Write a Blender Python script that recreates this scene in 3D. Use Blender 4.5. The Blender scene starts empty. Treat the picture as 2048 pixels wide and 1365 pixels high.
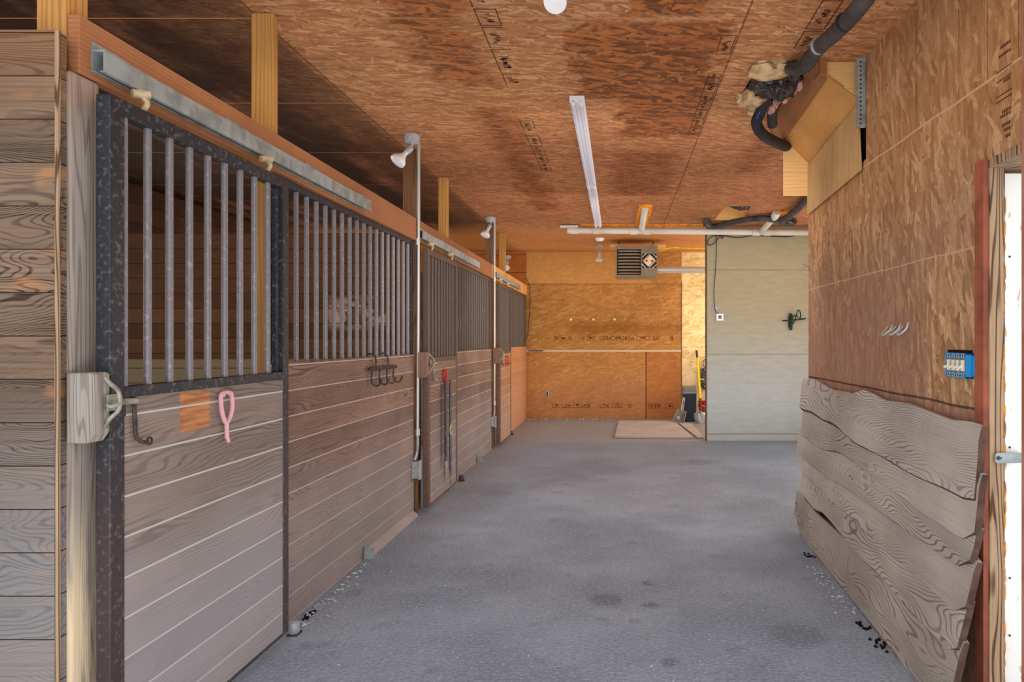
import bpy, bmesh, math, random
from mathutils import Vector, Matrix
from mathutils.geometry import tessellate_polygon
random.seed(7)
sc = bpy.context.scene
COL = sc.collection
F = 1365.0; CX = 1235.0; CY = 681.0; H = 1.43
ZC = 3.04                      # ceiling height
def P(px, py, Y): return Vector(((px-CX)*Y/F, Y, H+(CY-py)*Y/F))

# ------------------------------------------------------------ materials
class NT:
    def __init__(s, name, rough=0.85, metal=0.0, spec=0.3):
        s.m = bpy.data.materials.new(name); s.m.use_nodes = True
        s.t = s.m.node_tree; s.b = s.t.nodes['Principled BSDF']
        s.b.inputs['Roughness'].default_value = rough
        s.b.inputs['Metallic'].default_value = metal
        s.b.inputs['Specular IOR Level'].default_value = spec
    def n(s, typ, **kw):
        x = s.t.nodes.new(typ)
        for k, v in kw.items(): setattr(x, k, v)
        return x
    def link(s, a, b): s.t.links.new(a, b)
    def put(s, sock, v):
        if hasattr(v, 'is_linked') or hasattr(v, 'links'): s.link(v, sock)
        elif isinstance(v, (tuple, list)) and len(v) == 3 and sock.type == 'RGBA': sock.default_value = (*v, 1)
        else: sock.default_value = v
    def math(s, op, a, b=0.0, c=0.0, clamp=False):
        x = s.n('ShaderNodeMath', operation=op, use_clamp=clamp)
        s.put(x.inputs[0], a); s.put(x.inputs[1], b); s.put(x.inputs[2], c)
        return x.outputs[0]
    def pos(s):
        if not hasattr(s, '_p'):
            g = s.n('ShaderNodeNewGeometry'); sp = s.n('ShaderNodeSeparateXYZ'); s.link(g.outputs['Position'], sp.inputs[0])
            s._p = (sp.outputs[0], sp.outputs[1], sp.outputs[2])
        return s._p
    def vec(s, a, b, c=0.0):
        x = s.n('ShaderNodeCombineXYZ'); s.put(x.inputs[0], a); s.put(x.inputs[1], b); s.put(x.inputs[2], c); return x.outputs[0]
    def noise(s, v, scale=1.0, detail=2.0, dist=0.0, rough=0.5):
        x = s.n('ShaderNodeTexNoise'); s.link(v, x.inputs['Vector'])
        x.inputs['Scale'].default_value = scale; x.inputs['Detail'].default_value = detail
        x.inputs['Distortion'].default_value = dist; x.inputs['Roughness'].default_value = rough
        return x.outputs['Fac']
    def ramp(s, f, stops, interp='LINEAR'):
        x = s.n('ShaderNodeValToRGB'); s.link(f, x.inputs[0]); r = x.color_ramp; r.interpolation = interp
        while len(r.elements) < len(stops): r.elements.new(0.5)
        for e, (p, c) in zip(r.elements, stops):
            e.position = p; e.color = (*c, 1) if isinstance(c, tuple) else (c, c, c, 1)
        return x.outputs[0]
    def mix(s, f, a, b, mode='MIX'):
        x = s.n('ShaderNodeMix', data_type='RGBA', blend_type=mode)
        s.put(x.inputs['Factor'], f); s.put(x.inputs['A'], a); s.put(x.inputs['B'], b)
        return [o for o in x.outputs if o.type == 'RGBA'][0]
    def smooth(s, v, a, b):
        x = s.n('ShaderNodeMapRange', interpolation_type='SMOOTHSTEP'); s.put(x.inputs[0], v)
        x.inputs[1].default_value = a; x.inputs[2].default_value = b
        return x.outputs[0]
    def box(s, u, v, u0, u1, v0, v1, e=0.08):
        a = s.math('MULTIPLY', s.smooth(u, u0-e, u0+e), s.smooth(u, u1+e, u1-e))
        b = s.math('MULTIPLY', s.smooth(v, v0-e, v0+e), s.smooth(v, v1+e, v1-e))
        return s.math('MULTIPLY', a, b)
    def bump(s, h, strength=0.3, dist=0.01):
        x = s.n('ShaderNodeBump'); s.put(x.inputs['Height'], h); x.inputs['Strength'].default_value = strength
        x.inputs['Distance'].default_value = dist; s.link(x.outputs[0], s.b.inputs['Normal'])
    def col(s, c): s.put(s.b.inputs['Base Color'], c); return s.m

def lin(r, g, b):
    f = lambda c: (c/255/12.92) if c/255 <= 0.04045 else ((c/255+0.055)/1.055)**2.4
    return (f(r), f(g), f(b))

def plain(name, c, rough=0.6, metal=0.0, var=0.12, scale=12, dirt=None):
    t = NT(name, rough, metal); x, y, z = t.pos(); v = t.vec(x, y, z)
    n = t.noise(v, scale, 4)
    d = dirt or tuple(k*(1-3*var) for k in c)
    return t.col(t.mix(t.smooth(n, 0.35, 0.7), c, d))

def strands(t, u, v, sizes=(12, 52), seed=0.0, ang=(1.1, -1.25, -0.6, 0.65, 0.1), thr=0.5):
    """oriented strand board flakes: overlapping layers of stretched random cells"""
    dn = t.noise(t.vec(u, v, seed), 9, 3)
    tone = None
    for i, a in enumerate(ang):
        ca, sa = math.cos(a), math.sin(a)
        p = t.math('ADD', t.math('MULTIPLY', u, ca*sizes[0]), t.math('MULTIPLY', v, sa*sizes[0]))
        q = t.math('ADD', t.math('MULTIPLY', u, -sa*sizes[1]), t.math('MULTIPLY', v, ca*sizes[1]))
        q = t.math('ADD', q, t.math('MULTIPLY', dn, 1.0))
        vo = t.n('ShaderNodeTexVoronoi', voronoi_dimensions='2D'); vo.inputs['Scale'].default_value = 1
        t.link(t.vec(t.math('ADD', p, 7.3*i+seed), t.math('ADD', q, 3.1*i)), vo.inputs['Vector'])
        sp = t.n('ShaderNodeSeparateColor'); t.link(vo.outputs['Color'], sp.inputs[0])
        if tone is None: tone = sp.outputs[0]
        else:
            f = t.math('GREATER_THAN', sp.outputs[1], thr)
            mx = t.n('ShaderNodeMix', data_type='FLOAT'); t.link(f, mx.inputs[0]); t.link(tone, mx.inputs[2]); t.link(sp.outputs[0], mx.inputs[3])
            tone = mx.outputs[0]
    fine = t.noise(t.vec(t.math('MULTIPLY', u, 30), t.math('MULTIPLY', v, 110), seed), 1.3, 3)
    return t.math('ADD', t.math('MULTIPLY', tone, 0.46), t.math('MULTIPLY', fine, 0.56)), tone

def osb(name, axes, stops, seed=0.0, rough=0.8, sizes=(12, 52), post=None, bumps=0.25):
    t = NT(name, rough, 0, 0.25); p = t.pos(); u, v = p[axes[0]], p[axes[1]]
    f, tone = strands(t, u, v, sizes, seed)
    big = t.noise(t.vec(u, v, seed+4), 0.9, 3)
    c = t.ramp(f, stops)
    c = t.mix(0.55, c, t.mix(t.smooth(big, 0.3, 0.7), (0.75, 0.75, 0.75), (1.18, 1.18, 1.18)), 'MULTIPLY')
    if post: c = post(t, u, v, c)
    t.bump(f, bumps, 0.004)
    return t.col(c)

def wood(name, along, across, light, dark, rings=26, seed=0.0, plank=None, seam=None, plank0=0.0, post=None,
         rough=0.85, stretch=(0.9, 7.0), amt=0.75, seamw=0.055, fine=0.5, sharp=(0.25, 0.98), straight=420):
    t = NT(name, rough, 0, 0.2); p = t.pos(); u, v = p[along], p[across]
    w = p[3-along-across]
    idx = 0.0; fr = None
    if plank:
        q = t.math('DIVIDE', t.math('SUBTRACT', v, plank0), plank)
        idx = t.math('FLOOR', q); fr = t.math('FRACT', q)
    off = t.math('MULTIPLY', idx, 5.37) if plank else 0.0
    uu = t.math('ADD', u, off)
    co = t.vec(t.math('MULTIPLY', uu, stretch[0]), t.math('MULTIPLY', v, stretch[1]), t.math('ADD', t.math('MULTIPLY', w, 2.5), seed))
    n = t.noise(co, 1.0, 2.4, 0.3, 0.45)
    r = t.math('SINE', t.math('ADD', t.math('MULTIPLY', n, rings*3.14*0.72), t.math('MULTIPLY', v, straight)))
    line = t.smooth(r, *sharp)
    fn = t.noise(t.vec(t.math('MULTIPLY', uu, 3.0), t.math('MULTIPLY', v, 120), t.math('MULTIPLY', w, 90)), 1.0, 3)
    mod = t.noise(t.vec(t.math('MULTIPLY', uu, 0.8), t.math('MULTIPLY', v, 3), seed+9), 1.6, 3)
    k = t.math('MULTIPLY', line, t.math('MULTIPLY', t.smooth(mod, 0.28, 0.62), amt))
    k = t.math('ADD', k, t.math('MULTIPLY', t.smooth(fn, 0.4, 0.75), fine*0.6), 0, True)
    k = t.math('MINIMUM', k, 1.0)
    c = t.mix(k, light, dark)
    if plank:
        wn = t.n('ShaderNodeTexWhiteNoise', noise_dimensions='1D'); t.link(t.math('ADD', idx, seed), wn.inputs['W'])
        c = t.mix(1.0, c, t.mix(wn.outputs['Value'], (0.78, 0.77, 0.76), (1.16, 1.14, 1.12)), 'MULTIPLY')
    big = t.noise(t.vec(u, v, t.math('ADD', w, seed)), 1.7, 4)
    c = t.mix(0.6, c, t.mix(t.smooth(big, 0.3, 0.7), (0.72, 0.70, 0.68), (1.2, 1.2, 1.2)), 'MULTIPLY')
    h = t.math('SUBTRACT', 1.0, k)
    if post: c = post(t, p, c)
    if plank and seam:
        e = t.math('MINIMUM', fr, t.math('SUBTRACT', 1.0, fr))
        s = t.smooth(e, seamw, seamw*0.35)
        c = t.mix(s, c, seam)
        h = t.math('SUBTRACT', h, t.math('MULTIPLY', s, 2.0))
    t.bump(h, 0.35, 0.004)
    return t.col(c)

# ceiling : stained strand board
def ceil_post(t, x, y, c):
    jag = t.math('MULTIPLY', t.math('SUBTRACT', t.noise(t.vec(x, y), 5, 5, 0, 0.65), 0.5), 0.55)
    xj = t.math('ADD', x, jag); yj = t.math('ADD', y, jag)
    fl, _ = strands(t, x, y, (11, 38), 3.3, (1.2, -0.7, 0.3), 0.45)
    dark = t.mix(t.smooth(fl, 0.3, 0.75), lin(84, 46, 30), lin(170, 98, 50))
    m = t.box(xj, y, -0.26, 0.60, 3.45, 4.55, 0.04)
    m = t.math('MAXIMUM', m, t.math('MULTIPLY', t.box(xj, yj, 0.02, 0.62, 4.4, 5.4, 0.06), 1.0))
    m = t.math('MAXIMUM', m, t.box(xj, y, 0.04, 0.46, 2.6, 3.38, 0.04))
    m = t.math('MAXIMUM', m, t.math('MULTIPLY', t.box(xj, yj, -0.05, 0.55, 5.8, 7.6, 0.08), 0.75))
    m = t.math('MAXIMUM', m, t.math('MULTIPLY', t.box(xj, yj, -1.12, -0.78, 2.4, 4.3, 0.08), 0.9))
    m = t.math('MAXIMUM', m, t.math('MULTIPLY', t.box(xj, yj, -1.02, -0.74, 4.7, 8.5, 0.1), 0.85))
    m = t.math('MAXIMUM', m, t.math('MULTIPLY', t.box(xj, yj, 1.1, 1.35, 4.9, 6.6, 0.1), 0.7))
    sp = t.smooth(t.noise(t.vec(x, y, 8), 1.1, 5, 0, 0.7), 0.60, 0.72)
    m = t.math('MAXIMUM', m, t.math('MULTIPLY', sp, 0.45))
    c = t.mix(t.math('MULTIPLY', m, 0.85), c, dark)
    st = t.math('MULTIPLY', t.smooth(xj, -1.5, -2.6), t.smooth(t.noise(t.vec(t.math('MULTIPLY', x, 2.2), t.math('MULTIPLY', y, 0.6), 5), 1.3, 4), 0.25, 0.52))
    c = t.mix(t.math('MULTIPLY', t.smooth(x, -1.75, -1.85), 0.6), c, lin(70, 42, 30))  # stain plus the stalls' shade, both put into the ceiling colour
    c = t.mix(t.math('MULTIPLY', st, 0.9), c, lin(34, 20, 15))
    # sheet joints
    sy = t.math('FRACT', t.math('DIVIDE', t.math('SUBTRACT', y, 3.41), 1.22))
    ey = t.math('MINIMUM', sy, t.math('SUBTRACT', 1.0, sy))
    c = t.mix(t.math('MULTIPLY', t.smooth(ey, 0.006, 0.003), 0.7), c, lin(196, 128, 78))
    for xs in (-1.79, 0.64):
        e = t.math('ABSOLUTE', t.math('SUBTRACT', x, xs))
        c = t.mix(t.math('MULTIPLY', t.smooth(e, 0.008, 0.003), 0.6), c, lin(60, 32, 20))
    # far part tinted orange for the window light on it, middle deeper brown
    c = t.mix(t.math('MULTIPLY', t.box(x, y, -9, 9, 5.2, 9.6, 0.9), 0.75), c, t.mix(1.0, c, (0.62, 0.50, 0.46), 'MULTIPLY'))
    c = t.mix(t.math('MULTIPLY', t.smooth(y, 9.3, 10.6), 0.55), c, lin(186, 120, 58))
    return c
OSB_C = [(0.15, lin(132, 82, 52)), (0.40, lin(164, 108, 70)), (0.6, lin(180, 124, 82)), (0.85, lin(212, 164, 122))]
M = {}
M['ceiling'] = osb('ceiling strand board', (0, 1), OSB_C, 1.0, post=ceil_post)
def rw_post(t, y, z, c):
    # dusty lower part, cleaner square where a panel hung, joints of the sheets
    dust = t.smooth(t.noise(t.vec(y, z, 2), 3.5, 5, 0, 0.7), 0.3, 0.6)
    low = t.smooth(z, 2.2, 1.5)
    clean = t.box(y, z, 2.6, 3.12, 1.16, 1.82, 0.03)
    k = t.math('MULTIPLY', t.math('MULTIPLY', low, t.math('SUBTRACT', 1.0, clean)), t.math('MULTIPLY', dust, 0.62))
    c = t.mix(k, c, lin(150, 118, 104))
    c = t.mix(t.math('MULTIPLY', t.math('MULTIPLY', low, 0.30), t.math('SUBTRACT', 1.0, clean)), c, lin(128, 84, 74))
    c = t.mix(t.math('MULTIPLY', t.smooth(z, 1.9, 2.4), 0.25), c, lin(190, 120, 60))
    for zs, w_, kk in ((1.16, 0.008, (50, 34, 26)), (2.42, 0.007, (205, 165, 125)), (1.80, 0.005, (190, 150, 125))):
        wob = t.math('MULTIPLY', t.math('SUBTRACT', t.noise(t.vec(y, 1.0), 2.5, 2), 0.5), 0.02)
        e = t.math('ABSOLUTE', t.math('SUBTRACT', t.math('ADD', z, wob), zs))
        c = t.mix(t.math('MULTIPLY', t.smooth(e, w_, w_*0.4), 0.8), c, lin(*kk))
    for ys in (3.22, 2.82, 2.60, 2.40):
        e = t.math('ABSOLUTE', t.math('SUBTRACT', y, ys))
        m = t.math('MULTIPLY', t.smooth(e, 0.004, 0.0015), t.smooth(z, 2.42, 2.43))
        c = t.mix(t.math('MULTIPLY', m, 0.6), c, lin(60, 45, 35))
    return c
M['osb_right'] = osb('right wall strand board', (2, 1), [(0.12, lin(118, 80, 52)), (0.36, lin(152, 112, 78)), (0.62, lin(176, 136, 98)), (0.86, lin(212, 178, 136))],
                     5.0, sizes=(9, 38), post=lambda t, z, y, c: rw_post(t, y, z, c), bumps=0.4)
def bw_post(t, x, z, c):
    c = t.mix(t.math('MULTIPLY', t.smooth(z, 1.5, 0.2), 0.45), c, lin(176, 120, 88))
    c = t.mix(t.math('MULTIPLY', t.box(x, z, -0.9, 1.2, 1.55, 1.75, 0.09), 0.5), c, lin(120, 66, 24))
    c = t.mix(t.box(x, z, -1.9, 0.6, 2.46, 3.2, 0.003), c, t.mix(0.5, c, lin(205, 150, 84)))
    for zs in (2.455,):
        e = t.math('ABSOLUTE', t.math('SUBTRACT', z, zs))
        c = t.mix(t.math('MULTIPLY', t.smooth(e, 0.012, 0.004), 0.6), c, lin(120, 75, 35))
    e = t.math('ABSOLUTE', t.math('SUBTRACT', z, 1.237))
    c = t.mix(t.smooth(e, 0.022, 0.016), c, lin(196, 176, 146))
    e = t.math('ABSOLUTE', t.math('SUBTRACT', x, 0.52))
    m = t.math('MULTIPLY', t.smooth(e, 0.012, 0.006), t.smooth(z, 1.23, 1.21))
    c = t.mix(m, c, lin(70, 48, 34))
    wn = t.math('MULTIPLY', t.box(x, z, 0.54, 1.17, 0.0, 1.22, 0.01), 0.35)
    c = t.mix(wn, c, lin(168, 84, 30))
    return c
M['osb_back'] = osb('back wall strand board', (0, 2), [(0.1, lin(140, 92, 46)), (0.4, lin(166, 114, 58)), (0.65, lin(178, 126, 68)), (0.9, lin(204, 156, 100))],
                    9.0, sizes=(9, 34), post=bw_post)
M['osb_pale'] = osb('pale strand board', (0, 2), [(0.1, lin(176, 140, 84)), (0.4, lin(222, 190, 130)), (0.65, lin(236, 208, 152)), (0.9, lin(250, 232, 190))],
                    12.0, sizes=(7, 26), post=lambda t, x, z, c: t.mix(t.math('MULTIPLY', t.smooth(z, 1.4, 0.5), 0.5), c, lin(190, 170, 150)))  # pale sheet with the brightness of window light put into its colour
M['osb_side'] = osb('strand board side', (1, 2), OSB_C, 15.0)
WG = lin(190, 186, 182)
def low_grey(t, p, c):
    # dusty grey below, browner above, as on the doors
    k = t.smooth(t.math('ADD', p[2], t.math('MULTIPLY', t.noise(t.vec(*p), 3, 3), 0.4)), 1.25, 0.35)
    c = t.mix(t.math('MULTIPLY', k, 0.42), c, lin(158, 158, 164))
    return c
def door_near(t, p, c):
    c = low_grey(t, p, c)
    c = t.mix(t.math('MULTIPLY', t.smooth(p[2], 1.1, 0.3), 0.3), c, lin(168, 168, 174))
    e = t.box(p[1], p[2], 2.44, 2.62, 1.10, 1.24, 0.006)
    return t.mix(t.math('MULTIPLY', e, 0.75), c, t.mix(t.smooth(t.noise(t.vec(t.math('MULTIPLY', p[1], 6), t.math('MULTIPLY', p[2], 60)), 1, 3), 0.35, 0.65), lin(206, 132, 72), lin(160, 92, 52)))
M['door_wood'] = wood('dusty door planks', 1, 2, lin(142, 126, 116), lin(96, 82, 74), 56, 2.0, 0.129, WG, 0.030, door_near, seamw=0.038, stretch=(1.0, 5), amt=0.6)
M['panel_wood'] = wood('brown stall planks', 1, 2, lin(136, 110, 96), lin(86, 66, 56), 56, 6.0, 0.13, lin(176, 164, 152), 0.005, low_grey, stretch=(1.0, 5), amt=0.62, seamw=0.036)
def far_warm(t, p, c):
    c = low_grey(t, p, c)
    return t.mix(t.math('MULTIPLY', t.smooth(p[1], 8.6, 11.2), 0.55), c, lin(206, 138, 84))
M['panel_far'] = wood('warm stall planks', 1, 2, lin(152, 116, 88), lin(104, 74, 54), 30, 6.0, 0.13, lin(180, 150, 122), 0.005, far_warm, stretch=(1.3, 8), amt=0.4, seamw=0.05)
def front_post(t, p, c):
    k = t.math('MULTIPLY', t.smooth(p[2], 2.0, 2.4), 0.45)
    c = t.mix(k, c, lin(160, 112, 74))
    b = t.smooth(t.noise(t.vec(t.math('MULTIPLY', p[0], 2), t.math('MULTIPLY', p[2], 5)), 1.6, 3), 0.62, 0.72)
    c = t.mix(t.math('MULTIPLY', b, 0.4), c, lin(196, 132, 74))
    g = t.math('MULTIPLY', t.smooth(p[2], 1.4, 0.7), 0.38)
    return t.mix(g, c, lin(150, 156, 162))
M['front_wood'] = wood('weathered front planks', 0, 2, lin(124, 102, 84), lin(46, 36, 30), 92, 3.0, 0.1275, lin(52, 40, 32), 0.04, front_post, stretch=(1.5, 5.5), amt=0.85, seamw=0.02, fine=0.7)
def post_post(t, p, c):
    k = t.math('MULTIPLY', t.smooth(p[2], 1.0, 0.55), t.smooth(t.noise(t.vec(t.math('MULTIPLY', p[0], 8), t.math('MULTIPLY', p[1], 8), p[2]), 2.4, 3), 0.36, 0.56))
    c = t.mix(k, c, lin(232, 208, 170))
    return t.mix(t.math('MULTIPLY', t.smooth(p[2], 2.0, 2.24), 0.45), c, lin(160, 118, 92))
def wood_v(name, light, dark, seed, post=None, rings=20, amt=0.55, st=(0.7, 10)):
    # vertical grain on posts: use x+y as the across axis
    t = NT(name, 0.85, 0, 0.2); p = t.pos()
    a = t.math('ADD', p[0], p[1])
    n = t.noise(t.vec(t.math('MULTIPLY', p[2], st[0]), t.math('MULTIPLY', a, st[1]), t.math('ADD', t.math('MULTIPLY', t.math('SUBTRACT', p[0], p[1]), 1.5), seed)), 1.0, 1.6, 0.2)
    line = t.smooth(t.math('SINE', t.math('ADD', t.math('MULTIPLY', n, rings*2.4), t.math('MULTIPLY', a, 330))), 0.2, 0.98)
    fn = t.noise(t.vec(t.math('MULTIPLY', p[2], 3), t.math('MULTIPLY', p[0], 140), t.math('MULTIPLY', p[1], 140)), 1.0, 3)
    k = t.math('ADD', t.math('MULTIPLY', line, amt), t.math('MULTIPLY', t.smooth(fn, 0.4, 0.75), 0.35), 0, True)
    c = t.mix(k, light, dark)
    big = t.noise(t.vec(*p), 2.2, 4)
    c = t.mix(0.5, c, t.mix(t.smooth(big, 0.3, 0.7), (0.75, 0.75, 0.75), (1.2, 1.2, 1.2)), 'MULTIPLY')
    if post: c = post(t, p, c)
    t.bump(t.math('SUBTRACT', 1.0, k), 0.35, 0.003)
    return t.col(c)
M['post_grey'] = wood_v('weathered post', lin(168, 156, 146), lin(118, 104, 94), 1.0, post_post, rings=30)
M['block'] = wood_v('weathered block', lin(166, 156, 146), lin(116, 104, 96), 3.0, rings=34)
M['block_brown'] = wood_v('brown block', lin(142, 110, 96), lin(100, 74, 64), 3.5)
M['post_new'] = wood_v('yellow post', lin(190, 138, 76), lin(142, 94, 48), 5.0, rings=12, amt=0.45)
M['post_brown'] = wood_v('brown post', lin(122, 88, 62), lin(80, 55, 38), 6.0)
M['jamb'] = wood_v('weathered jamb', lin(176, 146, 116), lin(92, 66, 48), 8.0, rings=30, amt=0.9)
M['red'] = plain('faded red paint', lin(158, 88, 64), 0.7, 0, 0.1, 9, lin(126, 72, 56))
M['red_post'] = plain('pinkish brown paint', lin(160, 112, 92), 0.7, 0, 0.1, 6, lin(140, 84, 62))
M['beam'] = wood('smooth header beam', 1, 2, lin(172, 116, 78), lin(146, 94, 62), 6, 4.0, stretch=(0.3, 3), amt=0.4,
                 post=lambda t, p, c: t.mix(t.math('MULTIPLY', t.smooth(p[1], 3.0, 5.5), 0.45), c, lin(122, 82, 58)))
M['beam_far'] = wood('pale header beam', 1, 2, lin(214, 156, 92), lin(186, 126, 66), 6, 4.4, stretch=(0.3, 3), amt=0.3)
def patch_wear(t, p, c):
    m = t.box(p[0], p[2], -2.45, -1.95, 1.55, 1.78, 0.06)
    j = t.smooth(t.noise(t.vec(*p), 12, 4), 0.42, 0.6)
    c = t.mix(t.math('MULTIPLY', m, t.math('MULTIPLY', j, 0.7)), c, lin(190, 160, 140))
    return t.mix(t.math('MULTIPLY', t.smooth(p[2], 1.275, 1.26), 0.92), c, lin(124, 108, 82))
M['partition'] = wood('stall partition planks', 0, 2, lin(94, 64, 46), lin(62, 42, 30), 26, 7.0, 0.127, lin(54, 34, 24), 0.05, patch_wear, stretch=(1.0, 6), amt=0.5, seamw=0.03)
M['dark_plank'] = wood('dark stall wall', 1, 2, lin(76, 50, 36), lin(48, 32, 24), 10, 7.7, 0.2, lin(48, 28, 18), 0.05, stretch=(0.6, 4), amt=0.4, seamw=0.03)
M['ply'] = wood('fresh plywood', 0, 2, lin(232, 188, 124), lin(212, 162, 98), 30, 5.5, stretch=(0.5, 9), amt=0.5)
M['ply_brown'] = wood('smooth brown board', 1, 0, lin(198, 142, 82), lin(176, 120, 66), 8, 5.9, stretch=(0.8, 4), amt=0.4)
M['ply_side'] = wood_v('dusty plywood side', lin(196, 156, 106), lin(160, 122, 80), 9.0, rings=34, amt=0.5, st=(0.5, 12))
for _k in range(6):
    _b = (1.0, .97, 1.04, .99, 1.03, .96)[_k]
    M['liveedge%d' % _k] = wood('grey rough board grain', 1, 2, tuple(q*_b for q in lin(170, 160, 150)), lin(112, 100, 92), 130, 21.0+_k*3.7, stretch=(0.8, 3.0), amt=0.85, fine=0.35, sharp=(.35, 1.0))
M['bark_shade'] = plain('dark board edge', lin(96, 72, 62), 0.9, 0, 0.15, 20)  # bark on the top board; painted shadow lines between the lower boards

def steel(name, c, rust, dust, k_rust=0.5, rough=0.45):
    t = NT(name, rough, 0.25, 0.5); p = t.pos(); v = t.vec(*p)
    n = t.noise(v, 22, 5, 0, 0.7)
    a = t.math('ADD', n, t.math('MULTIPLY', t.smooth(p[2], 1.5, 0.7), 0.14))
    cc = t.mix(t.math('MULTIPLY', t.smooth(t.math('ADD', p[2], t.math('MULTIPLY', n, 0.6)), 1.6, 0.9), 0.75), c, rust)
    cc = t.mix(t.math('MULTIPLY', t.smooth(a, 0.56, 0.72), 0.35), cc, rust)
    n2 = t.noise(v, 60, 3)
    cc = t.mix(t.math('MULTIPLY', t.smooth(n2, 0.52, 0.72), 0.5), cc, dust)
    t.bump(n2, 0.15, 0.002)
    return t.col(cc)
M['frame_black'] = steel('black painted steel', lin(46, 47, 54), lin(84, 66, 64), lin(124, 120, 116))
M['frame_brown'] = steel('dusty brown steel', lin(92, 80, 74), lin(112, 82, 68), lin(134, 118, 106))
M['bar'] = steel('dusty grey bar', lin(128, 122, 124), lin(136, 104, 88), lin(172, 166, 164), rough=0.4)
M['bar_far'] = steel('dusty brown bar', lin(98, 84, 76), lin(112, 84, 70), lin(130, 114, 104), rough=0.5)
M['zinc'] = plain('galvanised steel', lin(172, 180, 178), 0.42, 0.35, 0.06, 14, lin(140, 146, 142))
M['zinc_bright'] = plain('conduit steel', lin(205, 205, 200), 0.3, 0.5, 0.015, 6)
M['iron'] = plain('dark iron', lin(58, 54, 54), 0.55, 0.3, 0.12, 30, lin(98, 82, 74))
M['cast'] = plain('cream dusty casting', lin(198, 176, 140), 0.8, 0, 0.12, 30)
M['latch'] = plain('worn greenish steel', lin(168, 166, 152), 0.45, 0.35, 0.1, 30, lin(120, 114, 98))
M['white'] = plain('white enamel', lin(232, 230, 232), 0.4, 0, 0.01, 2)
M['tube'] = plain('fluorescent tube glass', lin(206, 206, 222), 0.25, 0, 0.005, 1)
M['bulb'] = plain('frosted bulb glass', lin(226, 220, 220), 0.25, 0, 0.04, 8)
M['boxgrey'] = plain('grey metal box', lin(176, 178, 182), 0.5, 0.2, 0.08, 20)
M['pvc'] = plain('white plastic pipe', lin(204, 198, 188), 0.45, 0, 0.06, 2.2, lin(182, 172, 156))
M['foam_or'] = plain('orange expanding foam', lin(214, 130, 34), 0.8, 0, 0.12, 30)
M['foam'] = plain('cream expanding foam', lin(206, 176, 132), 0.8, 0, 0.15, 18, lin(150, 112, 74))
M['black'] = plain('black rubber', lin(40, 39, 42), 0.55, 0, 0.1, 10, lin(58, 54, 52))
M['hose'] = plain('dusty black foam sleeve', lin(58, 54, 56), 0.65, 0, 0.1, 8, lin(78, 72, 70))
def plastic_m():
    t = NT('crumpled black plastic', 0.16, 0, 0.9); p = t.pos(); v = t.vec(*p)
    n = t.noise(v, 13, 3, 1.2); t.bump(n, 0.9, 0.05)
    return t.col(t.mix(t.smooth(n, 0.45, 0.7), lin(30, 30, 32), lin(72, 70, 68)))
M['plastic'] = plastic_m()
M['pink'] = plain('pink insulation', lin(206, 150, 138), 0.95, 0, 0.12, 30)
M['pinkplastic'] = plain('faded pink plastic', lin(222, 168, 172), 0.45, 0, 0.05, 20)
M['redplastic'] = plain('red plastic', lin(204, 44, 44), 0.4, 0, 0.06, 10)
M['redbright'] = plain('bright red plastic', lin(206, 30, 34), 0.35, 0, 0.04, 8)
M['blue'] = plain('blue plastic', lin(26, 146, 214), 0.4, 0, 0.05, 18)
M['bluestripe'] = plain('blue stripe', lin(30, 90, 190), 0.5)
M['ivory'] = plain('ivory plastic', lin(236, 228, 204), 0.4, 0, 0.05, 10)
M['strap'] = plain('worn dark strap', lin(64, 64, 72), 0.6, 0, 0.12, 20, lin(92, 92, 98))
M['yellow'] = plain('yellow fibreglass', lin(236, 200, 40), 0.4, 0, 0.06, 8)
M['yellowcord'] = plain('yellow cord', lin(240, 206, 20), 0.5)
M['heater'] = plain('taupe heater enamel', lin(140, 126, 104), 0.5, 0.1, 0.05, 4)
M['heater_in'] = plain('dark heater cavity', lin(46, 34, 30), 0.7)
M['heat_tube'] = plain('heat exchanger tube', lin(164, 142, 120), 0.4, 0.3, 0.08, 8)
M['navy'] = plain('dark label ground', lin(36, 38, 50), 0.6)
M['cream'] = plain('cream label', lin(232, 214, 180), 0.6, 0, 0.02)
M['greenm'] = plain('dark green enamel', lin(22, 52, 38), 0.45, 0.1, 0.05, 12)
M['greentrim'] = plain('green print', lin(60, 110, 70), 0.6)
M['binm'] = plain('dark blue bin', lin(44, 50, 62), 0.5, 0, 0.08, 4)
M['binlid'] = plain('smoked bin lid', lin(104, 108, 112), 0.3, 0, 0.05, 6)
M['silver'] = plain('sheet metal', lin(168, 172, 180), 0.32, 0.5, 0.05, 6)
M['dustgrey'] = plain('grey pan', lin(122, 116, 112), 0.4, 0.3, 0.05, 6)
M['ink'] = plain('black print', lin(92, 56, 34), 0.9)
M['ink_dark'] = plain('stamp ink', lin(84, 56, 42), 0.9)
M['hole'] = plain('dark void', lin(24, 18, 16), 0.9)
M['tape'] = plain('clear tape', lin(176, 172, 178), 0.35)
M['lcd'] = plain('thermostat screen', lin(104, 116, 104), 0.3)
def white_paint():
    t = NT('peeling white paint', 0.6); p = t.pos()
    n = t.noise(t.vec(t.math('MULTIPLY', p[0], 30), t.math('MULTIPLY', p[1], 30), t.math('MULTIPLY', p[2], 9)), 1.0, 5, 0, 0.7)
    e = t.smooth(p[0], 1.498, 1.476)
    k = t.smooth(t.math('ADD', n, t.math('MULTIPLY', e, 0.16)), 0.62, 0.68)
    return t.col(t.mix(k, lin(244, 240, 232), lin(196, 162, 116)))
M['whitepaint'] = white_paint()
M['rustfoam'] = plain('orange rust foam', lin(224, 150, 56), 0.8, 0, 0.15, 12, lin(150, 104, 66))
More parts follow.
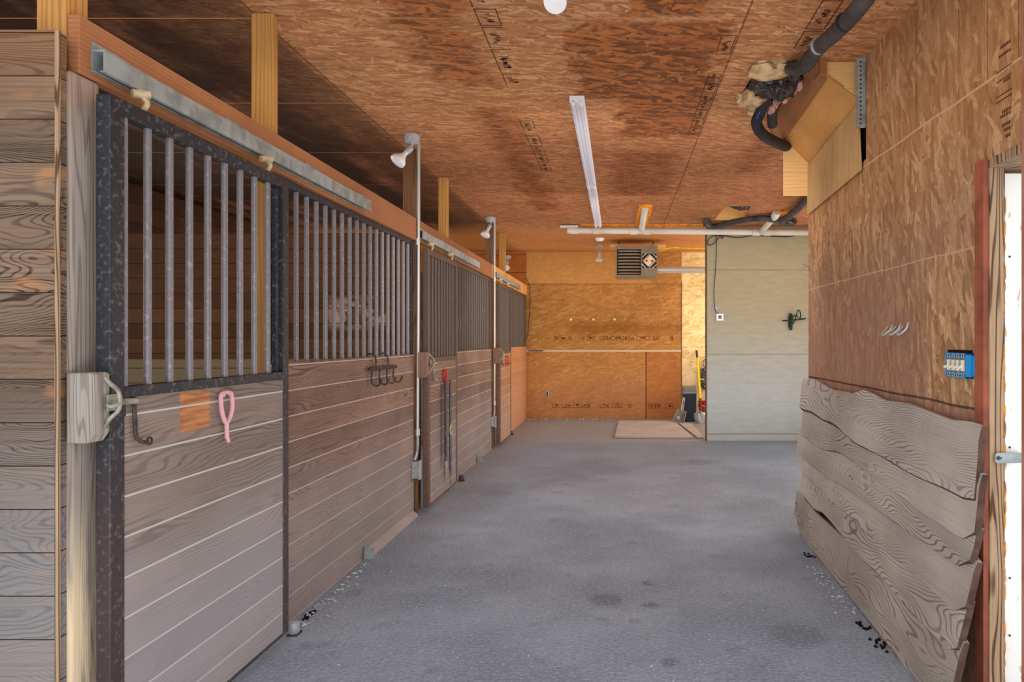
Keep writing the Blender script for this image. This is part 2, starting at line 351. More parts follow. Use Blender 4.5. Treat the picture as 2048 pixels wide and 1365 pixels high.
def beige_m():
    t = NT('grey beige painted plywood', 0.75); p = t.pos(); x, y, z = p
    zz = t.math('ADD', z, t.math('MULTIPLY', t.math('SUBTRACT', x, 1.27), 0.0))
    c = t.mix(t.smooth(z, 2.2, 0.3), lin(158, 146, 116), lin(164, 170, 170))
    n = t.noise(t.vec(t.math('MULTIPLY', x, 2), t.math('MULTIPLY', z, 9)), 2.5, 5)
    c = t.mix(0.5, c, t.mix(t.smooth(n, 0.3, 0.7), (0.88, 0.88, 0.88), (1.1, 1.1, 1.1)), 'MULTIPLY')
    sp = t.noise(t.vec(t.math('MULTIPLY', x, 3.0), 0.0, t.math('MULTIPLY', z, 4.5)), 9, 2)
    c = t.mix(t.math('MULTIPLY', t.smooth(sp, 0.70, 0.74), 0.7), c, lin(110, 84, 60))
    for zs, w_ in ((2.43, 0.006), (1.232, 0.007), (0.095, 0.007)):
        e = t.math('ABSOLUTE', t.math('SUBTRACT', z, zs))
        c = t.mix(t.math('MULTIPLY', t.smooth(e, w_, w_*0.5), 0.75), c, lin(112, 88, 62))
    return t.col(c)
M['beige'] = beige_m()
def floor_m():
    t = NT('dusty grey floor', 0.62, 0, 0.35); p = t.pos(); x, y, z = p
    v = t.vec(x, y)
    a = t.noise(v, 1.1, 5, 0, 0.6); b = t.noise(v, 4.5, 4); g = t.noise(t.vec(t.math('MULTIPLY', x, 0.75), y), 70, 3, 0.4)
    c = t.mix(t.smooth(a, 0.3, 0.7), lin(122, 130, 143), lin(148, 157, 170))
    c = t.mix(t.math('MULTIPLY', t.smooth(b, 0.6, 0.75), 0.4), c, lin(86, 92, 102))
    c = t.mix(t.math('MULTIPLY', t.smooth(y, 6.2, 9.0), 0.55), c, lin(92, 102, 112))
    c = t.mix(t.math('MULTIPLY', t.smooth(y, 9.3, 9.8), 0.6), c, lin(140, 128, 120))
    c = t.mix(t.math('MULTIPLY', t.math('MULTIPLY', t.smooth(x, -1.0, -1.6), t.smooth(y, 4, 7)), 0.4), c, lin(140, 122, 112))
    for (sx, sy, r, k) in ((-.06, 3.76, .12, .4), (.18, 3.69, .07, .55), (.17, 4.02, .06, .45), (.89, 3.31, .18, .3), (.23, 3.02, .06, .45), (.5, 5.4, .25, .2), (-1.1, 6.4, .2, .2), (.95, 8.0, .3, .35)):
        d = t.n('ShaderNodeVectorMath', operation='DISTANCE'); t.link(v, d.inputs[0]); d.inputs[1].default_value = (sx, sy, 0)
        dd = t.math('ADD', d.outputs['Value'], t.math('MULTIPLY', b, 0.14))
        c = t.mix(t.math('MULTIPLY', t.smooth(dd, r+0.07, r*0.35+0.07), k), c, lin(62, 68, 78))
    c = t.mix(t.math('MULTIPLY', t.smooth(g, 0.5, 0.75), 0.55), c, lin(176, 184, 194))
    c = t.mix(t.math('MULTIPLY', t.smooth(g, 0.45, 0.25), 0.45), c, lin(84, 90, 100))
    t.bump(t.math('ADD', g, t.math('MULTIPLY', b, 0.6)), 0.9, 0.014)
    return t.col(c)
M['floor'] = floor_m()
M['slab'] = plain('dusty plywood mat', lin(164, 152, 148), 0.8, 0, 0.05, 2.5)
M['slab_edge'] = plain('mat edge', lin(96, 76, 62), 0.9)
M['rubble'] = plain('pale chips', lin(200, 204, 208), 0.8)

# ------------------------------------------------------------ mesh helpers
class MB:
    def __init__(s): s.bm = bmesh.new()
    def box(s, x0, x1, y0, y1, z0, z1):
        m = Matrix.Translation(((x0+x1)/2, (y0+y1)/2, (z0+z1)/2)) @ Matrix.Diagonal((abs(x1-x0), abs(y1-y0), abs(z1-z0), 1))
        bmesh.ops.create_cube(s.bm, size=1, matrix=m); return s
    def obox(s, c, ax, ay, az, dx, dy, dz):
        """oriented box; ax, ay, az directions"""
        R = Matrix((Vector(ax).normalized(), Vector(ay).normalized(), Vector(az).normalized())).transposed().to_4x4()
        bmesh.ops.create_cube(s.bm, size=1, matrix=Matrix.Translation(c) @ R @ Matrix.Diagonal((dx, dy, dz, 1))); return s
    def cyl(s, p0, p1, r, r2=None, seg=14):
        p0 = Vector(p0); p1 = Vector(p1); d = p1-p0
        m = Matrix.Translation((p0+p1)/2) @ d.to_track_quat('Z', 'Y').to_matrix().to_4x4()
        bmesh.ops.create_cone(s.bm, cap_ends=True, segments=seg, radius1=r, radius2=r if r2 is None else r2, depth=d.length, matrix=m); return s
    def tube(s, pts, r, seg=8, sub=4, closed=False):
        pts = [Vector(p) for p in pts]
        if len(pts) > 2 and sub > 1:
            out = []; n = len(pts)
            rng = range(n if closed else n-1)
            for i in rng:
                g = (lambda k: pts[k % n]) if closed else (lambda k: pts[min(max(k, 0), n-1)])
                a, b, c, d = g(i-1), g(i), g(i+1), g(i+2)
                for k in range(sub):
                    u = k/sub
                    out.append(0.5*((2*b)+(c-a)*u+(2*a-5*b+4*c-d)*u*u+(3*b-a-3*c+d)*u**3))
            if not closed: out.append(pts[-1])
            pts = out
        rings = []; n = len(pts); up = None
        for i, p in enumerate(pts):
            a = pts[i-1] if (i > 0 or closed) else p; b = pts[(i+1) % n] if (i < n-1 or closed) else p
            d = (b-a).normalized()
            if up is None: up = d.orthogonal().normalized()
            up = (up - d*up.dot(d)).normalized(); q = d.cross(up)
            rr = r(i/(n-1)) if callable(r) else r
            rings.append([s.bm.verts.new(p+(up*math.cos(2*math.pi*k/seg)+q*math.sin(2*math.pi*k/seg))*rr) for k in range(seg)])
        for i in range(n if closed else n-1):
            A, B = rings[i], rings[(i+1) % n]
            for k in range(seg): s.bm.faces.new((A[k], A[(k+1) % seg], B[(k+1) % seg], B[k]))
        if not closed: s.bm.faces.new(rings[0][::-1]); s.bm.faces.new(rings[-1])
        return s
    def lathe(s, base, direc, prof, seg=24):
        q = Vector(direc).to_track_quat('Z', 'Y'); base = Vector(base); rings = []
        for (r, h) in prof:
            rings.append([s.bm.verts.new(base+q @ Vector((max(r, 1e-4)*math.cos(2*math.pi*k/seg), max(r, 1e-4)*math.sin(2*math.pi*k/seg), h))) for k in range(seg)])
        for A, B in zip(rings, rings[1:]):
            for k in range(seg): s.bm.faces.new((A[k], A[(k+1) % seg], B[(k+1) % seg], B[k]))
        s.bm.faces.new(rings[0][::-1]); s.bm.faces.new(rings[-1]); return s
    def prism(s, poly, vecd):
        """poly: 3D points of a planar outline, extruded by vecd"""
        d = Vector(vecd); a = [s.bm.verts.new(Vector(p)) for p in poly]; b = [s.bm.verts.new(Vector(p)+d) for p in poly]
        n = len(a); s.bm.faces.new(a[::-1]); s.bm.faces.new(b)
        for i in range(n): s.bm.faces.new((a[i], a[(i+1) % n], b[(i+1) % n], b[i]))
        return s
    def blob(s, c, r, amp=0.3, seed=0, sub=3):
        res = bmesh.ops.create_icosphere(s.bm, subdivisions=sub, radius=1)
        from mathutils import noise
        for v in res['verts']:
            k = 1+amp*noise.noise(v.co*1.9+Vector((seed, seed*2, 0)))+amp*0.5*noise.noise(v.co*4.5+Vector((seed, 0, 3)))
            v.co = Vector((v.co.x*r[0]*k, v.co.y*r[1]*k, v.co.z*r[2]*k))+Vector(c)
        return s
    def build(s, name, mat, parent=None, bevel=0.0, smooth=False, seg=2):
        bmesh.ops.recalc_face_normals(s.bm, faces=s.bm.faces)
        me = bpy.data.meshes.new(name)
        org = None
        if parent is not None:
            r = parent
            off = Vector()
            while r is not None: off += r.location; r = r.parent
            bmesh.ops.translate(s.bm, verts=s.bm.verts, vec=-off)
        else:
            xs = [v.co for v in s.bm.verts]
            org = Vector(((min(v.x for v in xs)+max(v.x for v in xs))/2, (min(v.y for v in xs)+max(v.y for v in xs))/2, min(v.z for v in xs)))
            bmesh.ops.translate(s.bm, verts=s.bm.verts, vec=-org)
        s.bm.to_mesh(me); s.bm.free()
        me.materials.append(M[mat] if isinstance(mat, str) else mat)
        o = bpy.data.objects.new(name, me); COL.objects.link(o)
        if parent is not None: o.parent = parent
        else: o.location = org
        if smooth:
            for p in me.polygons: p.use_smooth = True
            try: me.set_sharp_from_angle(angle=math.radians(38))
            except Exception: pass
        if bevel:
            b = o.modifiers.new('bevel', 'BEVEL'); b.width = bevel; b.segments = seg; b.limit_method = 'ANGLE'; b.angle_limit = math.radians(40)
        return o
def tag(o, label=None, cat=None, group=None, kind=None):
    if label: o['label'] = label
    if cat: o['category'] = cat
    if group: o['group'] = group
    if kind: o['kind'] = kind
    return o
def thing(name, label, cat, loc, group=None, kind=None):
    o = bpy.data.objects.new(name, None); COL.objects.link(o); o.location = loc; o.empty_display_size = 0.1
    return tag(o, label, cat, group, kind)

# ------------------------------------------------------------ camera
cam = bpy.data.cameras.new('camera'); co = bpy.data.objects.new('camera', cam); COL.objects.link(co)
co.location = (0, 0, H); co.rotation_euler = (math.radians(90), 0, 0)
cam.sensor_width = 36; cam.lens = F/2048*36; cam.shift_x = -(CX-1024)/2048; cam.shift_y = -(682.5-CY)/2048
cam.clip_start = 0.05; sc.camera = co

# ------------------------------------------------------------ room shell
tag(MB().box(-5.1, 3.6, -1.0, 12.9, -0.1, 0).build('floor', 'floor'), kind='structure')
def plane_with_holes(name, outer, holes, z, mat, thick=0.03):
    bm = bmesh.new()
    loops = [outer]+holes; vs = [[Vector((x, y, z)) for x, y in L] for L in loops]
    flat = [p for L in vs for p in L]; bv = [bm.verts.new(p) for p in flat]
    for tri in tessellate_polygon(vs):
        try: bm.faces.new([bv[i] for i in tri])
        except ValueError: pass
    bmesh.ops.recalc_face_normals(bm, faces=bm.faces)
    ext = bmesh.ops.extrude_face_region(bm, geom=list(bm.faces))
    bmesh.ops.translate(bm, verts=[g for g in ext['geom'] if isinstance(g, bmesh.types.BMVert)], vec=(0, 0, thick))
    m = MB(); m.bm.free(); m.bm = bm
    return m.build(name, mat)
HOLE1 = [(.83, 3.93), (1.16, 3.93), (1.14, 4.4), (1.04, 4.92), (.92, 4.80), (.81, 4.47)]
HOLE2 = [(1.29, 8.2), (1.60, 8.2), (1.72, 9.3), (1.30, 9.3)]
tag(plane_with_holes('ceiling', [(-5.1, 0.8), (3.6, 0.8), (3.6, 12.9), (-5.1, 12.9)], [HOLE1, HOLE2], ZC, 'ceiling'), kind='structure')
tag(MB().box(-5.2, 3.7, 0.6, 13, 3.42, 3.46).build('ceiling_sky_block', 'dark_plank'), kind='structure')  # unseen cover added to keep sky light out of the ceiling holes
for i, (x0, x1, y0, y1) in enumerate(((-5.2, -5.15, .6, 13), (3.65, 3.7, .6, 13), (-5.2, 3.7, .6, .66), (-5.2, 3.7, 12.95, 13))):
    tag(MB().box(x0, x1, y0, y1, 3.0, 3.44).build('trim_%d' % (i+10), 'dark_plank'), kind='structure')  # unseen skirts added to close the sides of that cover
wb = MB().box(-1.66, 1.17, 12.43, 12.50, 0, ZC).build('wall_back', 'osb_back'); tag(wb, kind='structure')
tag(MB().box(1.17, 3.6, 12.445, 12.515, 0, ZC).build('wall_back_right', 'osb_pale'), kind='structure')
M['back_plank'] = wood('warm stall end planks', 0, 2, lin(170, 100, 48), lin(120, 68, 34), 12, 7.9, 0.33, lin(60, 34, 20), 0.02, stretch=(0.6, 3), amt=0.4, seamw=0.02)
tag(MB().box(-5.1, -1.66, 12.42, 12.50, 0, ZC).build('wall_back_left', 'back_plank'), kind='structure')
tag(MB().box(-5.1, -5.0, 2.0, 12.42, 0, ZC).build('wall_left', 'dark_plank'), kind='structure')
# front plank partition facing the viewer, with an end strip
tag(MB().box(-5.0, -1.651, 2.005, 2.045, 0, 2.343).build('wall_front', 'front_wood'), kind='structure')
m = MB()
m.box(-1.651, -1.6405, 2.002, 2.010, 0, 2.34)
tag(m.build('trim_1', 'jamb'), kind='structure')
# right wall with door opening toward the viewer, stub ends at y=5.04
m = MB()
m.prism([(1.41, 2.625, 0), (1.41, 5.04, 0), (1.41, 5.04, 2.36), (1.41, 4.97, 2.36), (1.41, 3.87, 2.46), (1.41, 3.87, ZC), (1.41, 0.85, ZC), (1.41, 0.85, 2.12), (1.41, 2.625, 2.12)], (0.02, 0, 0))
tag(m.build('wall_right', 'osb_right'), kind='structure')
tag(MB().box(1.432, 1.56, 2.70, 5.035, 0, 2.36).build('wall_right_core', 'post_new'), kind='structure')
tag(MB().box(1.56, 3.6, 5.0, 5.06, 0, ZC).build('wall_right_return', 'osb_back'), kind='structure')
tag(MB().box(3.5, 3.6, 5.06, 12.44, 0, ZC).build('wall_right_outer', 'osb_side'), kind='structure')
tag(MB().box(1.27, 3.5, 9.71, 9.77, 0, ZC).build('wall_divider', 'beige'), kind='structure')
tag(MB().box(1.255, 1.27, 9.70, 9.78, 0, 2.96).build('trim_2', 'slab_edge'), kind='structure')
tag(MB().box(1.16, 1.172, 12.425, 12.44, 0, 2.5).build('trim_3', 'slab_edge'), kind='structure')
# door opening on the right
tag(MB().box(1.392, 1.412, 2.597, 2.66, 0, 2.12).build('trim_4', 'red'), kind='structure')
tag(MB().box(1.412, 1.466, 2.588, 2.70, 0, 2.12).build('trim_5', 'jamb', bevel=0.004), kind='structure')
m = MB(); 
for k in range(26):
    z = 0.05+k*0.075+random.uniform(-.02, .02)
    if k % 7 == 5: continue
    m.blob((1.470+random.uniform(-.003, .003), 2.60, z), (0.006, .012, 0.035), 0.4, k, 2)
tag(m.build('trim_6', 'rustfoam', smooth=True), kind='structure')
tag(MB().box(1.466, 1.478, 2.604, 2.68, 0, 2.09).build('trim_7', 'jamb'), kind='structure')
t_ = thing('door_1', None, None, (1.478, 2.615, 0)); t_['kind'] = 'structure'
MB().box(1.476, 1.60, 2.612, 2.65, 0.02, 2.07).build('leaf', 'whitepaint', t_, 0.003)
for z in (0.30, 0.52, 1.02, 1.75): MB().cyl((1.50, 2.608, z), (1.50, 2.613, z), 0.004).build('screw_hole', 'iron', t_)
tag(MB().box(1.412, 1.60, 0.85, 2.70, 2.085, 2.12).build('trim_8', 'jamb'), kind='structure')
tag(MB().box(1.105, 1.20, 1.83, 1.87, 0, ZC).build('trim_9', 'red_post', bevel=0.004), kind='structure')
# printed stamps on the sheets (illegible outlined boxes and marks)
def stamp(name, parent, org, du, dv, n, length, height, mat, rnd, w=0.006, off=(0, 0, 0)):
    o = Vector(org); du = Vector(du); dv = Vector(dv); nn = du.cross(dv).normalized(); m = MB()
    def bar(u0, u1, v0, v1):
        c = o+du*((u0+u1)/2)+dv*((v0+v1)/2)
        m.obox(c, du, dv, nn, abs(u1-u0), abs(v1-v0), 0.0015)
    u = 0
    while u < length:
        wd = rnd.choice((.06, .07, .16, .22, .30))*height/.1
        if u+wd > length: break
        if rnd.random() < .8:
            bar(u, u+wd, 0, w); bar(u, u+w, 0, height)
            if rnd.random() < .6: bar(u, u+wd, height-w, height); bar(u+wd-w, u+wd, 0, height)
            k = u+.3*wd
            while k < u+wd*.8:
                h_ = rnd.uniform(.2, .4)*height; b = rnd.uniform(.2, .5)*height
                bar(k, k+w*rnd.choice((1, 2)), b, b+h_)
                if rnd.random() < .5: bar(k, k+.12*height, b+h_*rnd.random(), b+h_*rnd.random()+w)
                k += .17*height
        u += wd+.02
    ob = m.build(name, mat, parent); return ob
rr = random.Random(3)
stamp('printed_stamp', wb, (-1.15, 12.4285, 1.43), (1, 0, 0), (0, 0, 1), 1, 2.3, .075, 'ink', rr)
stamp('printed_stamp', wb, (-1.64, 12.4285, .20), (1, 0, 0), (0, 0, 1), 1, 2.1, .09, 'ink', rr)
stamp('printed_stamp', wb, (.56, 12.4285, .19), (1, 0, 0), (0, 0, 1), 1, .45, .085, 'ink', rr)
ce = bpy.data.objects['ceiling']
stamp('printed_stamp', ce, (-.70, 3.05, ZC-.0008), (0, 1, 0), (1, 0, 0), 1, 1.5, .11, 'ink_dark', rr, .005)
stamp('printed_stamp', ce, (-.72, 5.0, ZC-.0008), (0, 1, 0), (1, 0, 0), 1, 1.6, .10, 'ink_dark', rr, .005)
stamp('printed_stamp', ce, (.97, 2.9, ZC-.0008), (0, 1, 0), (1, 0, 0), 1, 1.0, .10, 'ink_dark', rr, .005)
stamp('printed_stamp', ce, (.55, 3.6, ZC-.0008), (0, 1, 0), (1, 0, 0), 1, 1.9, .08, 'ink_dark', rr, .004)
wr = bpy.data.objects['wall_right']
m = MB()
for i, z in enumerate((2.50, 2.47, 2.42, 2.385, 2.37, 2.33, 2.31, 2.26, 2.245, 2.21, 2.19, 2.165)):
    ln = (0.06, .07, .10, .10, .04, .10, .10, .05, .06, .05, .04, .03)[i]
    if i in (2, 3, 5, 6): m.box(1.4085, 1.4105, 2.44, 2.44+ln, z, z+.003)
    else:
        y = 2.45
        while y < 2.45+ln: m.box(1.4085, 1.4105, y, y+.006, z, z+.011); y += .011
m.build('grade_stamp', 'ink_dark', wr)

# ------------------------------------------------------------ stalls
def pipe_bar_mesh(h, r, mat):
    m = MB(); m.cyl((0, 0, 0), (0, 0, h), r, seg=12); o = m.build('bar_source', mat, None, smooth=True); me = o.data
    # origin at the base already
    bpy.data.objects.remove(o); return me
def add_bars(parent, x, y0, n, step, z0, me):
    off = parent.location
    for i in range(n):
        b = bpy.data.objects.new('bar', me); COL.objects.link(b); b.parent = parent
        b.location = Vector((x, y0+i*step, z0))-off
def stall_door(y0, y1, n, fm, bmat, wm, label):
    d = thing('stall_door', label, 'stall door', (-1.583, (y0+y1)/2, 0.05), 'sliding stall doors')
    XO, XI = -1.560, -1.606
    m = MB(); m.box(XI, XO, y0, y0+.062, 0.05, 2.19); m.build('stile', fm, d, 0.004)
    m = MB(); m.box(XI, XO, y1-.052, y1, 0.05, 2.19); m.build('stile', fm, d, 0.004)
    m = MB(); m.box(XI, XO, y0+.062, y1-.052, 2.14, 2.19); m.build('top_rail', fm, d, 0.004)
    m = MB(); m.box(XI, XO, y0+.062, y1-.052, 1.247, 1.283); m.build('middle_rail', fm, d, 0.003)
    m = MB(); m.box(XI+.012, XO-.006, y0+.062, y1-.052, 1.283, 2.14) 
    m.bm.free(); m.bm = bmesh.new()
    # inner angle iron round the grille
    m.box(XI+.008, XI+.028, y0+.062, y0+.080, 1.283, 2.14).box(XI+.008, XI+.028, y1-.085, y1-.052, 1.283, 2.14)
    m.build('grille_angle', fm, d, 0.002)
    m = MB(); m.box(XI+.006, XO-.004, y0+.062, y1-.052, 0.062, 1.247); m.build('plank_panel', wm, d)
    m = MB(); m.box(XI, XO, y0+.062, y1-.052, 0.05, 0.062); m.build('bottom_rail', fm, d)
    step = (y1-y0-.13)/ (n)
    add_bars(d, -1.578, y0+.065+step*.02+ .012, n, step, 1.283, pipe_bar_mesh(.857, .0125, bmat))
    for yy in (y0+.17, y1-.16):
        m = MB()
        m.tube([(-1.585, yy, 2.185), (-1.578, yy+.008, 2.205), (-1.572, yy+.012, 2.225), (-1.583, yy+.002, 2.245), (-1.59, yy, 2.262)], .009, 8)
        m.cyl((-1.60, yy-.02, 2.245), (-1.57, yy+.02, 2.252), .014)
        m.build('roller_hanger', 'cast', d, smooth=True)
    return d
D1 = stall_door(2.10, 3.24, 9, 'frame_black', 'bar', 'door_wood', 'nearest sliding stall door, black steel frame over grey planks, orange scuffed spot')
D2 = stall_door(5.63, 6.655, 9, 'frame_brown', 'bar_far', 'panel_wood', 'second sliding stall door, brown dusty frame, dark straps hanging on its planks')
D3 = stall_door(9.06, 10.02, 8, 'frame_brown', 'bar_far', 'panel_far', 'farthest sliding stall door, small and narrow, behind the second conduit')
def stall_front(y0, y1, n, fm, bmat, wm, label, ystart=None):
    d = thing('stall_front', label, 'stall front', (-1.68, (y0+y1)/2, 0), 'fixed stall fronts')
    MB().box(-1.70, -1.66, y0, y1, 0.0, 1.298).build('plank_panel', wm, d)
    MB().box(-1.705, -1.655, y0, y1, 1.298, 1.318).build('sill', wm, d, 0.003)
    MB().box(-1.70, -1.665, y0, y1, 2.205, 2.24).build('top_rail', fm, d, 0.003)
    MB().box(-1.70, -1.665, y1-.05, y1, 1.318, 2.205).build('stile', fm, d, 0.003)
    MB().box(-1.70, -1.665, y0, y0+.03, 1.318, 2.205).build('stile', fm, d, 0.003)
    a = ystart if ystart else y0+.07
    step = .119
    add_bars(d, -1.683, a, n, step, 1.318, pipe_bar_mesh(.887, .0125, bmat))
    return d
stall_front(3.30, 5.56, 18, 'frame_black', 'bar', 'panel_wood', 'nearest fixed stall front, barred grille over brown planks, rack of hooks on it', 3.455)
stall_front(6.70, 9.0, 18, 'frame_brown', 'bar_far', 'panel_wood', 'middle fixed stall front between the second and third sliding doors', 6.80)
stall_front(10.05, 12.41, 18, 'frame_brown', 'bar_far', 'panel_far', 'farthest fixed stall front, warm planks, reaching the orange back wall', 10.12)
# header beams
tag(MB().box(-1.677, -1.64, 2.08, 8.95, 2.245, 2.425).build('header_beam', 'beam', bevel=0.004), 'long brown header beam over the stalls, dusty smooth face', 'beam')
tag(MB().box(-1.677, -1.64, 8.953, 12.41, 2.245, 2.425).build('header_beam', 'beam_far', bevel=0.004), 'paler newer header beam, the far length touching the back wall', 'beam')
# posts
def post(name, x0, x1, y0, y1, z0, z1, mat, label, grp=None, b=0.006):
    return tag(MB().box(x0, x1, y0, y1, z0, z1).build(name, mat, bevel=b), label, 'post', grp)
m = MB(); m.box(-1.775, -1.64, 2.047, 2.165, 0, 2.243)
tag(m.build('timber_post', 'post_grey', bevel=0.012, seg=3), 'weathered grey corner post, pale worn wood at its foot', 'post')
post('timber_post', -1.775, -1.64, 5.575, 5.625, 0, 2.243, 'post_brown', 'brown post behind the long conduit, carrying the second latch block')
post('timber_post', -1.775, -1.64, 9.005, 9.05, 0, 2.243, 'post_brown', 'brown post behind the farther conduit, carrying the third latch block')
for (a, b, y, z0, mat, lb) in ((-1.775, -1.68, 2.083, 2.243, 'post_new', 'short yellow post above the near corner of the header beam'),
                    (-1.80, -1.69, 3.35, 0, 'post_new', 'wide yellow post rising past the beam behind the first door'),
                    (-1.81, -1.68, 5.75, 0, 'post_brown', 'brown knotty post behind the first flood lamp'),
                    (-1.765, -1.68, 6.72, 0, 'post_new', 'narrow yellow post between the first two lamps'),
                    (-1.79, -1.68, 9.25, 0, 'post_brown', 'brown post under the second flood lamp'),
                    (-1.77, -1.68, 10.2, 0, 'post_new', 'thin yellow post, farthest above the beam')):
    post('ceiling_post', a, b, y, y+(.05 if abs(y-3.35) < .01 else .085), z0, ZC, mat, lb)
tag(MB().box(-2.06, -1.98, 3.9, 3.98, 0, ZC).build('ceiling_post', 'jamb', bevel=.004), 'pale post standing inside the first stall behind the bars', 'post')
tag(MB().box(-1.81, -1.74, 5.70, 5.752, 2.36, 2.47).build('wood_block', 'post_new', bevel=.003), 'small wood block beside the brown post on the beam', 'block')
# stall partitions
tag(MB().box(-4.98, -1.83, 5.79, 5.83, 0, 2.34).build('stall_partition', 'partition'), 'brown plank partition behind the first stall, tan kickboard below', 'partition')
tag(MB().box(-4.98, -1.83, 9.27, 9.31, 0, 2.34).build('stall_partition', 'partition'), 'plank partition behind the second stall', 'partition')
# tracks
def track(y0, y1, label):
    d = thing('door_track', label, 'door track', (-1.62, (y0+y1)/2, 2.265), 'box tracks of the sliding doors')
    m = MB(); t = .003
    prof = [(-1.639, 2.267), (-1.639, 2.333), (-1.598, 2.333), (-1.598, 2.267), (-1.612, 2.267), (-1.612, 2.270), (-1.601, 2.270), (-1.601, 2.330), (-1.636, 2.330), (-1.636, 2.270), (-1.627, 2.270), (-1.627, 2.267)]
    m.prism([(x, y0, z) for x, z in prof], (0, y1-y0, 0)); m.build('rail', 'zinc', d)
    n = 4
    for i in range(n):
        y = y0+.001+(y1-y0-.14)*i/(n-1)
        m = MB(); m.box(-1.6395, -1.636, y, y+.11, 2.331, 2.362).box(-1.636, -1.597, y, y+.11, 2.3335, 2.3365); m.cyl((-1.637, y+.03, 2.348), (-1.633, y+.03, 2.348), .006); m.build('bracket', 'zinc', d)
track(2.125, 4.43, 'nearest galvanised track above the first sliding door')
track(5.60, 7.93, 'second galvanised track, above the middle door')
track(9.03, 11.3, 'farthest short-looking galvanised track on the pale beam')
# latch blocks
def latch(y, xo, label, wm, s=1.0, zoff=0):
    d = thing('latch_block', label, 'latch', (-1.6, y-.05, 1.12), 'latch blocks on the posts')
    m = MB(); y0 = y-.072; y1 = y-.006
    m.prism([(-1.64, y0, 1.122), (-1.575, y0, 1.122), (xo, y0, 1.15), (xo, y0, 1.325), (-1.56, y0, 1.333), (-1.64, y0, 1.333)], (0, y1-y0, 0))
    m.build('wood_block', wm, d, 0.006)
    m = MB(); x = xo
    m.tube([(x, y1-.022, 1.318), (x+.012, y1-.02, 1.30), (x+.035, y1-.012, 1.27), (x+.035, y1-.012, 1.22), (x+.012, y1-.02, 1.19), (x, y1-.022, 1.165)], .0065, 8)
    m.build('pull_handle', 'latch', d, smooth=True)
    m = MB(); m.cyl((x-.002, y1-.02, 1.238), (x+.035, y+.06, 1.238), .010); m.box(x+.010, x+.016, y1-.03, y+.01, 1.215, 1.265)
    m.tube([(x+.012, y1-.03, 1.236), (x+.03, y1-.04, 1.23), (x+.04, y1-.02, 1.235)], .006, 8)
    m.build('slide_bolt', 'latch', d, smooth=True)
    return d
latch(2.10, -1.556, 'big weathered latch block with curved steel pull on the near corner post', 'block')
latch(5.63, -1.545, 'brown latch block with pull beside the long conduit', 'block_brown')
latch(9.06, -1.545, 'small brown latch block at the farthest door', 'block_brown')
def drop_handle(door, y, label=None, mat='iron'):
    m = MB(); x = -1.553
    m.cyl((x-.005, y, 1.235), (x+.006, y, 1.235), .014)
    m.tube([(x+.002, y, 1.23), (x+.002, y+.004, 1.17), (x+.003, y+.008, 1.12), (x+.012, y+.024, 1.10), (x+.02, y+.04, 1.098)], .0065, 8)
    m.tube([(x+.02, y+.045+.012*math.cos(a), 1.10+.012*math.sin(a)) for a in [k*math.pi/4 for k in range(8)]], .0035, 6, 2, True)
    o = m.build('drop_handle', mat, door, smooth=True)
drop_handle(D1, 2.19); drop_handle(D2, 5.75, mat='latch'); drop_handle(D3, 9.15)
tag(MB().box(-1.552, -1.5585, 2.105, 2.155, 1.19, 1.265).build('plate', 'frame_black', D1), None)

# things hung on the stalls
def hanger(y, z, mat, label, k=1.0):
    d = thing('wall_hanger', label, 'hanger', (-1.553, y, z-.08))
    m = MB(); x = -1.553
    W, HH = .038*k, .12*k
    m.tube([(x+.004, y-W*.75, z+.005), (x+.004, y+W*.75, z+.005), (x+.006, y+W, z-.02), (x+.008, y+W*.9, z-HH*.55), (x+.006, y, z-HH*.95), (x+.008, y-W*.9, z-HH*.55), (x+.006, y-W, z-.02)], .0085*k, 8, 4, True)
    m.cyl((x+.006, y, z-HH*.9), (x+.008, y, z-HH*1.45), .0085*k)
    for s in (-1, 1): m.cyl((x, y+s*W*.7, z), (x+.014, y+s*W*.7, z), .007*k)
    m.build('loop', mat, d, smooth=True)
    m = MB(); m.tube([(x+.006, y, z-HH*1.25), (x+.012, y, z-HH*1.5), (x+.016 if k == 1 else x+.05, y, z-HH*1.58 if k == 1 else z-HH*1.4)], .007*k, 8); m.build('peg', mat, d, smooth=True)
    return d
hanger(2.70, 1.215, 'pinkplastic', 'faded pink plastic loop hanger on the nearest door')
hanger(6.13, 1.16, 'redplastic', 'red plastic hanger on the second door holding dark straps', .95)
